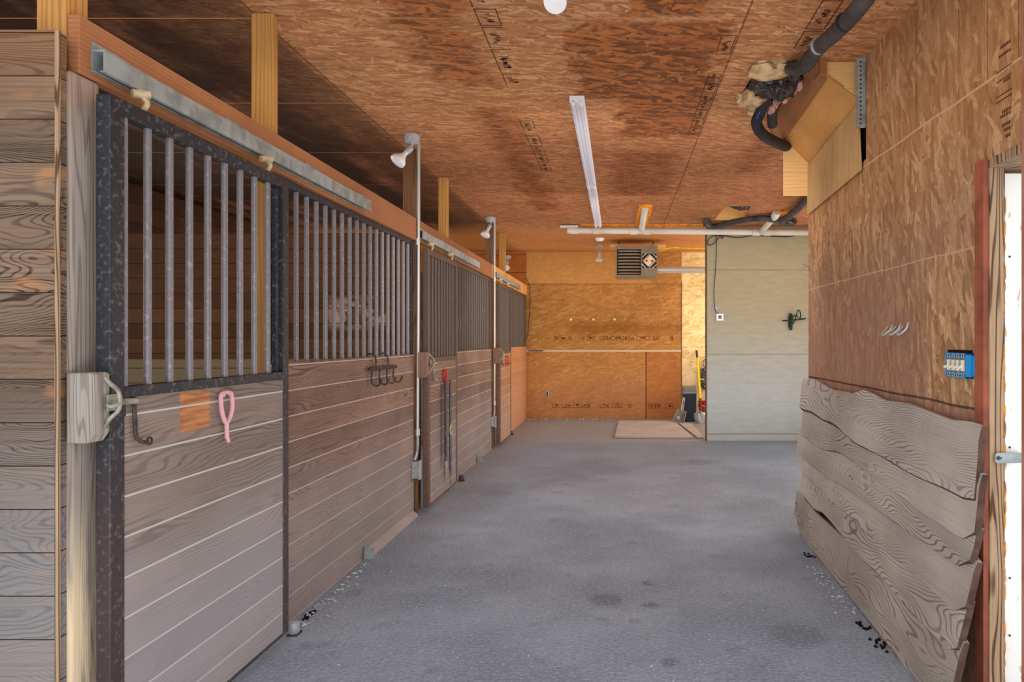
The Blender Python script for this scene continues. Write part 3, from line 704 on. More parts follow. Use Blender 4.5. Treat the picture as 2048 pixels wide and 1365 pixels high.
for (yy, z0, z1, x, lb) in ((6.06, 1.06, .36, -1.520, 'left dark strap with a rusty snap hanging from red hanger'), (6.18, 1.07, .22, -1.512, 'right longer dark strap with steel ring and clip at its end')):
    d = thing('strap', lb, 'strap', (x, yy, z1))
    m = MB(); m.tube([(x, yy, z1), (x+.003, yy+.005, (z0+z1)/2), (x, yy, z0), (x-.01, yy, z0+.012)], .002, 6)
    m.bm.free(); m.bm = bmesh.new()
    m.box(x-.003, x+.003, yy-.028, yy+.028, z1, z0); m.box(x-.010, x-.005, yy-.024, yy+.024, z1+.04, z0)
    m.box(x-.013, x+.006, yy-.028, yy+.028, z0-.008, z0+.004)
    m.build('webbing', 'strap', d, 0.001)
    m = MB(); m.tube([(x, yy+.028*math.cos(a), z1-.022+.02*math.sin(a)) for a in [k*math.pi/4 for k in range(8)]], .005, 6, 2, True)
    m.cyl((x, yy, z1-.04), (x, yy, z1-.10), .008, .004); m.tube([(x, yy, z1-.10), (x, yy+.012, z1-.125), (x, yy, z1-.15)], .004, 6)
    m.build('snap', 'latch' if yy > 6.1 else 'cast', d, smooth=True)
    zb = z0-.32 if yy < 6.1 else .62
    if yy > 6.1:
        m = MB(); m.tube([(x+.004, yy+.032*math.cos(a), zb+.045*math.sin(a)) for a in [k*math.pi/4 for k in range(8)]], .006, 6, 2, True); m.build('buckle', 'cast', d, smooth=True)
d = thing('wall_bracket', 'red folding bracket on the farthest sliding door', 'bracket', (-1.553, 9.6, 1.10))
m = MB(); m.box(-1.5585, -1.55, 9.50, 9.515, 1.07, 1.21).box(-1.5585, -1.55, 9.72, 9.735, 1.07, 1.21).box(-1.5585, -1.54, 9.50, 9.735, 1.195, 1.21).box(-1.5585, -1.50, 9.50, 9.735, 1.10, 1.112); m.build('frame', 'redplastic', d, .002)
# hook rack on the first fixed front
d = thing('hook_rack', 'black iron rack with four hooks hung over the stall sill', 'hook rack', (-1.645, 4.75, 1.2))
MB().tube([(-1.632, 4.49, 1.237), (-1.63, 4.6, 1.240), (-1.63, 4.9, 1.240), (-1.632, 5.02, 1.237)], .014, 8).build('bar_body', 'iron', d, smooth=True)
for yy in (4.62, 4.86):
    MB().tube([(-1.632, yy, 1.24), (-1.636, yy, 1.30), (-1.642, yy-.004, 1.328), (-1.665, yy-.01, 1.338), (-1.70, yy-.02, 1.335)], .006, 8).build('hanger', 'iron', d, smooth=True)
for k, yy in enumerate((4.54, 4.69, 4.84, 4.98)):
    MB().tube([(-1.632, yy, 1.235), (-1.636, yy, 1.17), (-1.628, yy+.006, 1.135), (-1.60, yy+.02, 1.125), (-1.585, yy+.028, 1.15), (-1.58, yy+.03, 1.17)], .0065, 8).build('hook', 'iron', d, smooth=True)

# conduits and outlet boxes
for (Y, xt, xb, zt, zb, lb) in ((5.60, -1.622, -1.632, ZC, .66, 'long bright steel conduit beside the second stall door'), (9.035, -1.622, -1.625, ZC, .58, 'farther steel conduit from the ceiling to a box')):
    d = thing('conduit', lb, 'conduit', (xb, Y-.03, zb), 'steel conduits')
    MB().cyl((xb, Y-.03, zb), (xt, Y-.03, zt-.001), .0125).build('pipe', 'zinc_bright', d, smooth=True)
    for z in (zb+.02, 2.235): MB().cyl((xb+.001, Y-.03, z-.028), (xb+.001, Y-.03, z+.028), .018).build('coupling', 'zinc_bright', d, smooth=True)
    MB().tube([(xb, Y-.03, zb), (xb, Y-.03, zb-.10), (xb-.006, Y-.04, zb-.16), (xb-.02, Y-.05, zb-.205)], .012, 8).build('bend', 'zinc', d, smooth=True)
for (Y, lb) in ((5.53, 'grey outlet box with round knockouts at the end of near conduit'), (8.98, 'small grey outlet box at the end of farther conduit')):
    d = thing('outlet_box', lb, 'outlet box', (-1.64, Y, .31))
    z0 = .31 if Y < 6 else .29
    x0, x1 = -1.66, -1.605
    MB().box(x0-.03 if Y < 6 else x0, x1, Y-.02, Y+.03, z0, z0+.135).build('box', 'boxgrey', d, .004)
    m = MB(); m.box(x1, x1+.006, Y-.03, Y+.04, z0-.01, z0+.145); m.build('cover', 'boxgrey', d, .002)
    for k in range(3): MB().cyl((-1.648, Y-.023, z0+.03+.038*k), (-1.648, Y-.019, z0+.03+.038*k), .013).build('knockout', 'zinc_bright', d, smooth=True)

# low concrete curb showing under the first stall front
m = MB(); m.prism([(-1.66, 4.52, 0), (-1.612, 4.52, 0), (-1.618, 4.52, .03), (-1.66, 4.52, .055)], (0, 1.0, 0))
tag(m.build('trim_12', 'slab', bevel=.004), kind='structure')
# floor guides
def guide(name, x, y, kind, lb):
    d = thing(name, lb, 'door guide', (x, y, 0))
    if kind == 'roller':
        MB().lathe((x, y, .006), (0, 0, 1), [(.024, 0), (.027, .006), (.027, .044), (.022, .052), (.006, .054), (.005, .056)]).build('roller', 'frame_black' if y > 5 else 'boxgrey', d, smooth=True)
        MB().box(x-.02, x+.03, y-.03, y+.03, 0, .006).build('base_plate', 'iron', d)
    else:
        MB().box(x-.035, x-.029, y-.02, y+.02, 0, .08).build('back_plate', 'zinc', d)
        MB().box(x-.029, x+.03, y-.02, y-.015, 0, .075).build('front_plate', 'zinc', d, .001)
        MB().box(x-.035, x+.03, y-.02, y+.05, 0, .004).build('base_plate', 'zinc', d)
guide('door_guide', -1.575, 3.32, 'roller', 'round grey roller guide on the floor at the nearest door corner')
guide('door_guide', -1.62, 4.47, 'bracket', 'galvanised bracket guide on the floor below the first stall front')
guide('door_guide', -1.585, 6.93, 'roller', 'black roller guide on the floor after the second door')
guide('door_guide', -1.62, 8.05, 'bracket', 'galvanised bracket guide on the floor below the middle stall front')
guide('door_guide', -1.60, 10.3, 'roller', 'tiny dark roller guide near the farthest door')

# ------------------------------------------------------------ lamps
def flood(boxc, direc, label, r=.058, box_dir=(0, 0, -1), bulb_r=.062, sock=.05):
    d = thing('flood_lamp', label, 'lamp', boxc, 'flood lamps in bare sockets')
    b = Vector(boxc); bd = Vector(box_dir)
    m = MB(); m.lathe(b, bd, [(r*.2, .001), (r, .001), (r, .034), (r*.96, .036), (r*.96, .058), (r*.8, .062)])
    for s in (-1, 1): m.cyl(b+Vector((s*r*1.05, 0, -.004)), b+Vector((s*r*1.05, 0, -.014)), .008)
    m.build('junction_box', 'boxgrey', d, smooth=True)
    p = b+bd*.062; dr = Vector(direc).normalized()
    MB().tube([p, p+bd*.02, p+bd*.03+dr*.015], .009, 8).build('swivel', 'boxgrey', d, smooth=True)
    q = p+bd*.03+dr*.01
    MB().lathe(q, dr, [(.016, 0), (.024, .006), (.024, sock), (.021, sock+.012)]).build('socket', 'boxgrey', d, smooth=True)
    q2 = q+dr*(sock+.01)
    MB().lathe(q2, dr, [(.018, 0), (.019, .025), (bulb_r*.55, .055), (bulb_r*.92, .085), (bulb_r, .105), (bulb_r*.96, .115), (bulb_r*.6, .121), (.001, .123)]).build('bulb', 'bulb', d, smooth=True)
    return d
flood((-1.61, 5.35, ZC), (-.42, -.35, -.62), 'nearest flood lamp over the stalls, white bulb tilted down left')
flood((-1.66, 8.93, ZC), (-.30, -.3, -.75), 'middle flood lamp on the ceiling beside the farther conduit')
flood((-1.95, 12.1, 2.93), (-.02, -.45, -.55), 'small flood lamp in the far left corner by the back wall')
flood((-.31, 11.5, ZC), (0, -.1, -1), 'flood lamp hanging straight down left of the heater', bulb_r=.058)
flood((-.262, 2.98, ZC), (0, -.6, -.5), 'frosted flood bulb at the top edge, nearest on the ceiling', bulb_r=.05, sock=.02)
tag(MB().box(-1.99, -1.91, 12.10, 12.42, 2.9, 2.95).build('lamp_board', 'back_plank'), 'short wooden bracket carrying the far corner lamp', 'bracket')
MBd = MB().lathe((-.28, 10.75, ZC), (0, 0, -1), [(.07, 0), (.072, .012), (.066, .03), (.045, .045), (.01, .048)])
tag(MBd.build('smoke_detector', 'white', smooth=True), 'white round smoke detector on the ceiling above the hanging lamp', 'smoke detector')
for (y0, y1, lb) in ((4.49, 6.925, 'nearer white two tube fluorescent strip on the ceiling'), (6.945, 9.36, 'farther white two tube fluorescent strip on the ceiling')):
    x = -.267
    d = thing('strip_light', lb, 'light fixture', (x, y0, ZC), 'fluorescent strips in a row')
    m = MB(); m.prism([(x-.048, y0, ZC), (x+.048, y0, ZC), (x+.048, y0, ZC-.022), (x+.012, y0, ZC-.036), (x-.012, y0, ZC-.036), (x-.048, y0, ZC-.022)], (0, y1-y0, 0)); m.build('housing', 'white', d)
    for s in (-1, 1): MB().cyl((x+s*.026, y0+.02, ZC-.047), (x+s*.026, y1-.02, ZC-.047), .0125).build('tube', 'tube', d, smooth=True)
    for y in (y0-.001, y1-.022):
        m = MB(); m.box(x-.049, x+.049, y, y+.023, ZC-.040, ZC-.0005)
        for s in (-1, 1): m.cyl((x+s*.026, y, ZC-.047), (x+s*.026, y+.023, ZC-.047), .0155)
        m.build('end_cap', 'white', d, smooth=False)

# ------------------------------------------------------------ heater and its duct
Yh = 10.8; s_ = F/Yh
x0, x1 = (1231-CX)/s_, (1315-CX)/s_; z0, z1 = H+(CY-553)/s_, H+(CY-492.5)/s_
d = thing('unit_heater', 'taupe hanging unit heater with louvres and a diamond label', 'heater', ((x0+x1)/2, Yh+.25, z0))
xm = x0+(1282-1231)/s_; dz = .02
m = MB(); m.box(x0, x1, Yh+.12, Yh+.58, z0, z1); m.box(xm, x1, Yh, Yh+.12, z0, z1)
m.box(x0, x0+.022, Yh, Yh+.12, z0, z1).box(x0+.022, xm, Yh, Yh+.12, z0, z0+.022).box(x0+.022, xm, Yh, Yh+.12, z1-.05, z1)
m.build('casing', 'heater', d, .003)
MB().box(x0+.022, xm, Yh+.10, Yh+.12, z0+.022, z1-.05).build('cavity', 'heater_in', d)
n = 8; hh = (z1-.05-z0-.022)/n
for i in range(n):
    z = z0+.022+hh*(i+.5)
    MB().tube([(x0+.035, Yh+.06, z), (x0+.10, Yh+.04, z+.002), (xm-.06, Yh+.04, z+.002), (xm-.004, Yh+.06, z)], hh*.30, 8).build('louvre', 'heat_tube', d, smooth=True)
cx_, cz_ = (1298.7-CX)/s_, H+(CY-522)/s_; q = .112
dl = MB().box(cx_-q, cx_+q, Yh-.003, Yh, cz_-q, cz_+q).build('label_plate', 'navy', d)
MB().prism([(cx_, Yh-.0035, cz_+q*.98), (cx_+q*.98, Yh-.0035, cz_), (cx_, Yh-.0035, cz_-q*.98), (cx_-q*.98, Yh-.0035, cz_)], (0, -.001, 0)).build('diamond', 'cream', dl)
for sx in (-1, 1): MB().cyl((cx_+sx*.044, Yh-.0048, cz_), (cx_+sx*.044, Yh-.006, cz_), .019).build('red_mark', 'redbright', dl)
m = MB()
for sx in (-1, 1):
    for sz in (-1, 1):
        p = Vector((cx_+sx*q*.75, Yh-.004, cz_+sz*q*.75)); dd = Vector((1, 0, -1 if sx*sz > 0 else 1)).normalized(); nn = Vector((0, 1, 0)); 
        m.obox(p, dd, nn, dd.cross(nn), .07, .002, .010)
        e = p+dd*.034*(1 if sz > 0 else -1); m.obox(e, dd, nn, dd.cross(nn), .014, .002, .026)
m.build('wrench_mark', 'cream', dl)
def text_on(txt, c, rot, size, parent, mat, name='lettering'):
    cu = bpy.data.curves.new(name, 'FONT'); cu.body = txt; cu.size = size; cu.align_x = 'CENTER'; cu.align_y = 'CENTER'; cu.extrude = .0006; cu.offset = size*.02
    o = bpy.data.objects.new(name, cu); COL.objects.link(o)
    dg = bpy.context.evaluated_depsgraph_get(); me = bpy.data.meshes.new_from_object(o.evaluated_get(dg)); bpy.data.objects.remove(o)
    me.materials.clear(); me.materials.append(M[mat])
    o = bpy.data.objects.new(name, me); COL.objects.link(o); o.parent = parent
    off = Vector(); r = parent
    while r: off += r.location; r = r.parent
    o.location = Vector(c)-off; o.rotation_euler = rot; return o
k = q*.40
text_on('HOT DAWG', (cx_+k, Yh-.0052, cz_-k), (math.radians(90), math.radians(-45), 0), .034, dl, 'navy')
text_on('HOT DAWG', (cx_-k, Yh-.0052, cz_+k), (math.radians(90), math.radians(-45), 0), .034, dl, 'navy')
MB().cyl((x1, Yh+.3, H+(CY-539.5)*(Yh+.3)/F), (2.6, Yh+.3, H+(CY-539.5)*(Yh+.3)/F), .052, seg=20)
dct = MB().cyl((x1+.002, Yh+.3, 2.575), (2.6, Yh+.3, 2.575), .052, seg=20).build('flue_duct', 'zinc_bright', smooth=True)
tag(dct, 'round silver flue duct running right from the heater', 'duct')
for (a, b) in ((-.12, .12), (.55, .78)):
    tag(MB().box(a, b, 10.95, 11.2, z1+.002, z1+.045).build('wood_board', 'ply', bevel=.002), 'pale board end on the %s top corner of the heater' % ('left' if a < 0 else 'right'), 'board')
for xx in (0.02, .58): MB().cyl((xx, 11.08, z1-.002), (xx, 11.08, ZC), .01).build('hanging_rod', 'iron', d)
tag(MB().tube([P(1316, 503, 11.0), P(1330, 499, 11.0), P(1345, 495.5, 11.0), P(1380, 496.5, 11.0), P(1415, 496.5, 11.0), P(1440, 496, 11.0)], .012, 8).build('power_cord', 'yellowcord', smooth=True), 'yellow electric cord leaving the heater to the right', 'cord')

# ------------------------------------------------------------ pipes
Yp = 9.52
d = thing('drain_pipe', 'white plastic drain pipe running across under the ceiling', 'pipe', (.3, Yp, 2.9))
pA = P(1135, 461, Yp); pB = Vector((3.45, Yp, 2.925))
MB().cyl(pA, pB, .043, seg=18).build('pipe', 'pvc', d, smooth=True)
dr = (pB-pA).normalized()
for px in (1148, 1194, 1268, 1293, 1512, 1535):
    c = pA+dr*(((px-CX)*Yp/F)-pA.x); MB().cyl(c-dr*.05, c+dr*.05, .052, seg=18).build('coupling', 'pvc', d, smooth=True)
MB().cyl((2.0, Yp, pA.z+dr.z*2.77), (1.99, 8.62, 3.0), .04, seg=16).build('branch', 'pvc', d, smooth=True)
MB().tube([(1.99, 8.64, 3.0), (1.99, 8.56, 3.012), (1.985, 8.5, 3.038)], .052, 12).build('elbow', 'pvc', d, smooth=True)
MB().box(-.80, -.55, Yp-.05, Yp+.03, 3.0, 3.025).build('strap_end', 'pvc', d)
d = thing('ceiling_pipe', 'grey pipe set lengthwise into the ceiling, orange foam round it', 'pipe', (.33, 8.9, 3.0))
MB().cyl((.335, 8.22, 3.035), (.335, Yp-.03, 2.975), .042, seg=16).build('pipe', 'pvc', d, smooth=True)
m = MB()
for k in range(26):
    y = 8.16+k*.052
    for s in (-1, 1): m.blob((.335+s*(.052+random.uniform(-.01, .012)), y, ZC-.003), (.03, .04, .014), .4, k*3+s, 2)
m.blob((.335, 8.14, ZC-.003), (.09, .07, .02), .3, 4, 2)
m.build('foam_seal', 'foam_or', d, smooth=True)
m = MB()
x = -.45
while x < 1.3: m.blob((x, Yp-.06+random.uniform(-.02, .02), ZC-.004), (.07, .03, .018), .4, x*9, 2); x += .06
tag(m.build('foam_seal', 'foam_or', smooth=True), 'ragged orange foam line on the ceiling above the white pipe', 'foam')
tag(MB().blob((2.12, 8.5, ZC-.01), (.11, .09, .03), .4, 6).build('foam_patch', 'foam_or', smooth=True), 'orange foam patch at the white branch pipe', 'foam')
tag(MB().blob(P(1419, 449, 9.45), (.05, .05, .03), .4, 8).build('foam_patch', 'foam_or', smooth=True), 'small orange foam patch at the left end of black pipe', 'foam')
# black insulated pipes
def PC(px, py, drop=.05): return P(px, py, F*(ZC-H-drop)/(CY-py))
d = thing('insulated_pipe', 'far black insulated pipe bending across under the ceiling', 'pipe', P(1500, 445, 9.3))
MB().tube([PC(1413, 443, .05), PC(1416, 452), PC(1430, 453), PC(1455, 447), PC(1490, 440), PC(1530, 437, .06), PC(1560, 443, .06), PC(1582, 447, .06), PC(1588, 443)], .040, 12).build('sleeve', 'hose', d, smooth=True)
for a, b in (((1410, 440), (1418, 454)), ((1556, 443), (1590, 448))):
    MB().blob((PC(*a, .06)+PC(*b, .06))/2, (.055 if a[0] < 1500 else .11, .08, .05), .35, a[0]*.1).build('tape_wrap', 'plastic', d, smooth=True)
MB().tube([PC(1562, 443, .09), PC(1580, 431, .06), PC(1598, 416), PC(1612, 400), PC(1625, 383)], .042, 12).build('upper_sleeve', 'hose', d, smooth=True)
d = thing('insulated_pipe', 'thick near black insulated pipe crossing the ceiling to the hole', 'pipe', (1.1, 3.3, 2.95))
pts = [Vector((1.14, 2.55, 2.985)), Vector((1.12, 2.9, 2.975)), P(1712, 22, 3.0+.02), P(1668, 68, 3.28), P(1635, 98, 3.5), P(1605, 135, 3.8), Vector((.97, 4.1, 3.08))]
MB().tube(pts, .040, 14, 6).build('sleeve', 'hose', d, smooth=True)
MB().tube([P(1640, 95, 3.42), P(1612, 108, 3.6), P(1592, 135, 3.8), Vector((.95, 4.05, 3.06))], .012, 8).build('cable', 'black', d, smooth=True)
for a in (3.02, 3.5): 
    c = P(1688, 45, 3.13) if a < 3.2 else P(1637, 92, 3.46)
    dd = Vector((-.25, .95, .02)).normalized(); MB().cyl(c-dd*.006, c+dd*.006, .0435, seg=18).build('clamp', 'boxgrey' if a > 3.2 else 'black', d, smooth=True)
d = thing('insulated_pipe', 'short looped black pipe with a blue stripe hanging from the hole', 'pipe', P(1520, 250, 4.6))
lp = [Vector((1.0, 4.42, 3.09)), P(1522, 222, 4.55), P(1513, 245, 4.6), P(1524, 268, 4.68), P(1550, 284, 4.85), P(1580, 296, 5.05), P(1610, 300, 5.3)]
MB().tube(lp, .038, 12, 6).build('sleeve', 'black', d, smooth=True)
MB().tube([p+Vector((-.006, -.038, .0)) for p in lp[1:4]], .006, 6, 6).build('stripe', 'bluestripe', d, smooth=True)
MB().tube([Vector((1.07, 4.45, 3.08)), P(1545, 225, 4.6), P(1545, 250, 4.7)], .035, 12).build('second_sleeve', 'hose', d, smooth=True)
# hole contents
tag(MB().blob((.90, 4.02, 3.02), (.13, .10, .05), .35, 2).blob((.90, 4.0, 3.06), (.12, .1, .05), .35, 5).build('foam_lump', 'foam', smooth=True), 'cream foam lump at the top edge of the ceiling hole', 'foam')
tag(MB().blob((.90, 4.50, 3.03), (.11, .15, .05), .4, 9).blob((1.0, 4.70, 3.04), (.09, .16, .04), .4, 11).build('foam_lump', 'foam', smooth=True), 'cream foam lump at the lower left of the ceiling hole', 'foam')
tag(MB().blob((.975, 4.19, 3.03), (.14, .17, .11), .42, 14, 4).build('plastic_bundle', 'plastic', smooth=True), 'shiny crumpled black plastic stuffed into the ceiling hole', 'plastic sheet')
m = MB()
for k in range(7): m.blob((1.10-k*.012, 4.13+k*.07, 2.99+random.uniform(-.02, .02)), (.022, .05, .035), .6, k+20, 2)
tag(m.build('insulation_tuft', 'pink', smooth=True), 'pink insulation tuft beside the black plastic', 'insulation')
m = MB()
for i in range(len(HOLE1)):
    a = Vector((*HOLE1[i], 0)); b = Vector((*HOLE1[(i+1) % len(HOLE1)], 0)); m.prism([(a.x, a.y, ZC+.03), (b.x, b.y, ZC+.03), (b.x, b.y, ZC+.36), (a.x, a.y, ZC+.36)], (0.002, 0.002, 0))
tag(m.build('trim_20', 'hole'), kind='structure')
m = MB()
for i in range(len(HOLE2)):
    a = Vector((*HOLE2[i], 0)); b = Vector((*HOLE2[(i+1) % len(HOLE2)], 0)); m.prism([(a.x, a.y, ZC+.03), (b.x, b.y, ZC+.03), (b.x, b.y, ZC+.3), (a.x, a.y, ZC+.3)], (0.002, 0.002, 0))
m.box(1.25, 1.75, 8.15, 9.35, ZC+.3, ZC+.31)
tag(m.build('trim_21', 'ply'), kind='structure')
tag(MB().blob((1.52, 8.35, 3.12), (.16, .13, .09), .4, 31, 3).build('plastic_bundle', 'plastic', smooth=True), 'black plastic bundle in the far small ceiling hole', 'plastic sheet')

# ------------------------------------------------------------ plywood chase at the wall and ceiling corner
d = thing('pipe_chase', 'open plywood box built in the corner of ceiling and right wall', 'wooden box', (1.3, 4.4, 2.4))
Y0, Y1 = 3.93, 4.99
A0 = P(1649, 152, Y0); B0 = P(1722, 202, 3.955); A1 = P(1567, 278, Y1); B1 = P(1619, 329, Y1+.01)
def slab(pts, thick, name, mat):
    pts = [Vector(p) for p in pts]; n = (pts[1]-pts[0]).cross(pts[2]-pts[0]).normalized()
    MB().prism(pts, n*thick).build(name, mat, d, .001)
slab([A0, B0, B1, A1], .018, 'slanted_board', 'ply_brown')
slab([(1.398, 3.945, 2.80), (1.398, 5.0, 2.705), (1.398, 5.0, 2.352), (1.398, 4.97, 2.352), (1.398, 3.90, 2.405)], .009, 'side_panel', 'ply_side')
slab([(A1.x, 5.001, A1.z), (1.405, 5.001, B1.z), (1.405, 5.001, 2.488), (A1.x, 5.001, 2.488)], -.016, 'end_panel', 'ply')
slab([(A0.x-.06, 3.96, ZC-.001), (1.409, 3.96, ZC-.001), (1.409, 3.96, 2.83), (A0.x, 3.96, A0.z+.01)], -.016, 'head_board', 'ply')
slab([(1.135, 4.25, ZC-.002), (1.17, 3.93, ZC-.002), (1.205, 3.93, A0.z-.02), (A1.x+.01, 5.0, A1.z-.01), (A1.x-.035, 5.02, A1.z-.0), (1.14, 5.05, ZC-.002)], -.03, 'fascia_board', 'beam')
MB().box(A0.x-.035, A0.x+.005, Y0-.03, Y0+.10, A0.z, ZC-.001).build('corner_block', 'beam', d, .002)
# dark opening in the wall beside it
tag(MB().box(1.425, 1.43, 3.87, 5.03, 2.37, 3.03).build('trim_22', 'hole'), kind='structure')
d = thing('slotted_angle', 'grey perforated metal angle upright beside the plywood box', 'bracket', (1.405, 3.89, 2.64))
m = MB(); m.box(1.362, 1.402, 3.885, 3.888, 2.64, ZC-.001).box(1.402, 1.4095, 3.875, 3.888, 2.64, ZC-.001); m.build('angle', 'zinc', d)
m = MB()
for k in range(15): m.cyl((1.384, 3.883, 2.665+k*.025), (1.384, 3.886, 2.665+k*.025), .0045, seg=10)
m.build('holes', 'hole', d)

# ------------------------------------------------------------ right wall boards and fittings
def interp(tab, u):
    for (a, va), (b, vb) in zip(tab, tab[1:]):
        if a <= u <= b:
            s = (u-a)/(b-a); s = s*s*(3-2*s)*.5+s*.5; return va+(vb-va)*s
    return tab[0][1] if u < tab[0][0] else tab[-1][1]
from mathutils import noise as mn
PREV = [1.36, 1.35]
def live_board(i, yf, yn, top, bot, xf_b, xn_b, lb, cham=.05):
    """yf far end, yn near end; top/bottom tables over u (0 = far, 1 = near)"""
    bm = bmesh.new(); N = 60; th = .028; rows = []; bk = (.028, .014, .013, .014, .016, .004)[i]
    for k in range(N+1):
        u = k/N; y = yf+(yn-yf)*u
        zt = interp(top, u)+.010*mn.noise(Vector((u*6, i*3.1, 0))); zb = interp(bot, u)+.008*mn.noise(Vector((u*5, i*7.7, 5)))
        if u > .965: c_ = (u-.965)/.035*cham; zb += c_; zt -= c_*.5
        if u < .02: zb += (.02-u)/.02*.01
        xb = xf_b+(xn_b-xf_b)*u; xt = min(PREV[0]+(PREV[1]-PREV[0])*u+.016, 1.375) if i else xb+.022
        row = []
        for j in range(6):
            v = j/5; x = xb+(xt-xb)*v+.003*mn.noise(Vector((u*9, v*3, i))); z = zb+(zt-zb)*v
            if j == 5: x += .008
            if j == 0: x += .014
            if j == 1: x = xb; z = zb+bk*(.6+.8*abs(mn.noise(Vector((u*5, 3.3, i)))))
            row.append(bm.verts.new((x, y, z)))
        row.append(bm.verts.new((xt+th, y, zt-.002))); row.append(bm.verts.new((xb+th, y, zb+.004)))
        rows.append(row)
    nr = 8
    for a, b in zip(rows, rows[1:]):
        for j in range(nr): bm.faces.new((a[j], a[(j+1) % nr], b[(j+1) % nr], b[j]))
    bm.faces.new(rows[0][::-1]); bm.faces.new(rows[-1])
    m = MB(); m.bm.free(); m.bm = bm
    o = m.build('rough_board', 'liveedge%d' % i, smooth=True); o.data.materials.append(M['bark_shade'])
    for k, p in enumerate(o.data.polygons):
        if (k < N*nr and k % nr in (0, 6, 7)) or k == N*nr+1: p.material_index = 1  # dark lower strips stand in for shade between boards
    PREV[0] = xf_b; PREV[1] = xn_b
    return tag(o, lb, 'board', 'rough live edge boards on the right wall')
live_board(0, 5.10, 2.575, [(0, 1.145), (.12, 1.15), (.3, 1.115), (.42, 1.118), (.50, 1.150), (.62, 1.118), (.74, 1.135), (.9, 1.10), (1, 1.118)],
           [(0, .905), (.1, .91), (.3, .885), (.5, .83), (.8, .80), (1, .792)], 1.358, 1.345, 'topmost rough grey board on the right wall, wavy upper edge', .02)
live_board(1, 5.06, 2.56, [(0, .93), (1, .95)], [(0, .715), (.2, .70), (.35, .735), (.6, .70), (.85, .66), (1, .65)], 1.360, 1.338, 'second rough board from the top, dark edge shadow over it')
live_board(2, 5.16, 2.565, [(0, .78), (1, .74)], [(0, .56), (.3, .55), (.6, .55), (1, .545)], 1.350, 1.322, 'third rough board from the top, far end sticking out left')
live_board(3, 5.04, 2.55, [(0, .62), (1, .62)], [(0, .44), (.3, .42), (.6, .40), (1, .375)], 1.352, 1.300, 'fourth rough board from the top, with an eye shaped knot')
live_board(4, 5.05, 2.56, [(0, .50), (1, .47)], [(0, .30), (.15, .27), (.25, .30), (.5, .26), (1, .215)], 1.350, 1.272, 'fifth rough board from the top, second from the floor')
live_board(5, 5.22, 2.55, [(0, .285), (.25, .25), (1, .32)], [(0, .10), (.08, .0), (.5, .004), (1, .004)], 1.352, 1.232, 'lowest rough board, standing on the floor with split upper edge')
# blue electrical box, four gangs
d = thing('switch_box', 'bright blue four gang switch box sunk in the right wall', 'switch box', (1.40, 2.79, 1.275))
y0, y1, z0, z1 = 2.70, 2.905, 1.277, 1.378; X = 1.41
m = MB(); t = .006
m.box(X-.014, X+.0, y0, y0+.040, z0, z1).box(X-.014, X, y1-.006, y1, z0, z1).box(X-.014, X, y0, y1, z0, z0+.007).box(X-.014, X, y0, y1, z1-.007, z1)
m.box(X-.008, X-.003, y0-.018, y0, z0+.012, z1-.012); m.build('box', 'blue', d, .0015)
MB().box(X-.003, X-.001, y0+.035, y1-.004, z0+.004, z1-.004).build('cavity', 'hole', d)
tag(MB().box(X-.004, X-.0005, y0+.01, y1, z1, z1+.012).build('gap', 'hole', d))
for k in range(4):
    y = y0+.062+k*.038
    MB().box(X-.010, X-.006, y-.011, y+.011, z0+.010, z1-.010).build('switch_strap', 'zinc', d)
    for z in (z0+.012, z1-.012): MB().tube([(X-.014, y+.010*math.cos(a), z+.008*math.sin(a)) for a in [q*math.pi/3 for q in range(6)]], .0018, 6, 2, True).build('ear', 'zinc_bright', d, smooth=True)
    sb = MB().box(X-.018, X-.010, y-.010, y+.010, z0+.028, z1-.028).build('switch_body', 'ivory', d, .001)
    MB().obox((X-.024, y, (z0+z1)/2-.006), (1, 0, .5), (0, 1, 0), (-.5, 0, 1), .022, .009, .010).build('toggle', 'ivory', sb, .001)
    MB().box(X-.0145, X-.010, y+.012, y+.015, z0+.012, z1-.012).build('divider', 'blue', d)
# triple hook on the wall
d = thing('wall_hooks', 'three joined galvanised hooks on the strand board wall', 'hook', (1.40, 3.42, 1.46))
for k, y in enumerate((3.33, 3.42, 3.52)):
    MB().tube([(1.408, y-.028, 1.515-.004*k), (1.396, y-.03, 1.485), (1.375, y-.015, 1.462), (1.37, y+.01, 1.458), (1.38, y+.03, 1.468), (1.40, y+.035, 1.49), (1.408, y+.036, 1.50)], .0055, 8).build('hook', 'zinc_bright', d, smooth=True)
d = thing('eye_screw', 'small steel eye screw at the far edge of right wall', 'eye screw', P(1612, 531, 5.02))
c = P(1611, 531, 5.03); m = MB(); m.tube([c+Vector((.018*math.cos(a), .006*math.sin(a), .009*math.sin(a))) for a in [k*math.pi/4 for k in range(8)]], .004, 6, 3, True); m.cyl(c+Vector((.018, 0, 0)), (1.412, 5.02, c.z+.008), .004); m.build('eye', 'silver', d, smooth=True)
# strike strap
d = thing('latch_strap', 'galvanised strap with a keyhole slot sticking from the door edge', 'latch', (1.45, 2.57, 1.0))
MB().prism([(1.425, 2.575, .972), (1.431, 2.575, .965), (1.53, 2.575, .967), (1.53, 2.575, 1.005), (1.431, 2.575, 1.005), (1.425, 2.575, .998)], (0, .004, 0)).build('strap', 'zinc', d)
m = MB(); m.cyl((1.437, 2.573, .985), (1.437, 2.576, .985), .0075).box(1.437, 1.450, 2.5735, 2.5752, .982, .988); m.build('keyhole', 'iron', d)
MB().box(1.48, 1.53, 2.579, 2.611, .97, 1.0).build('mount', 'zinc', d)

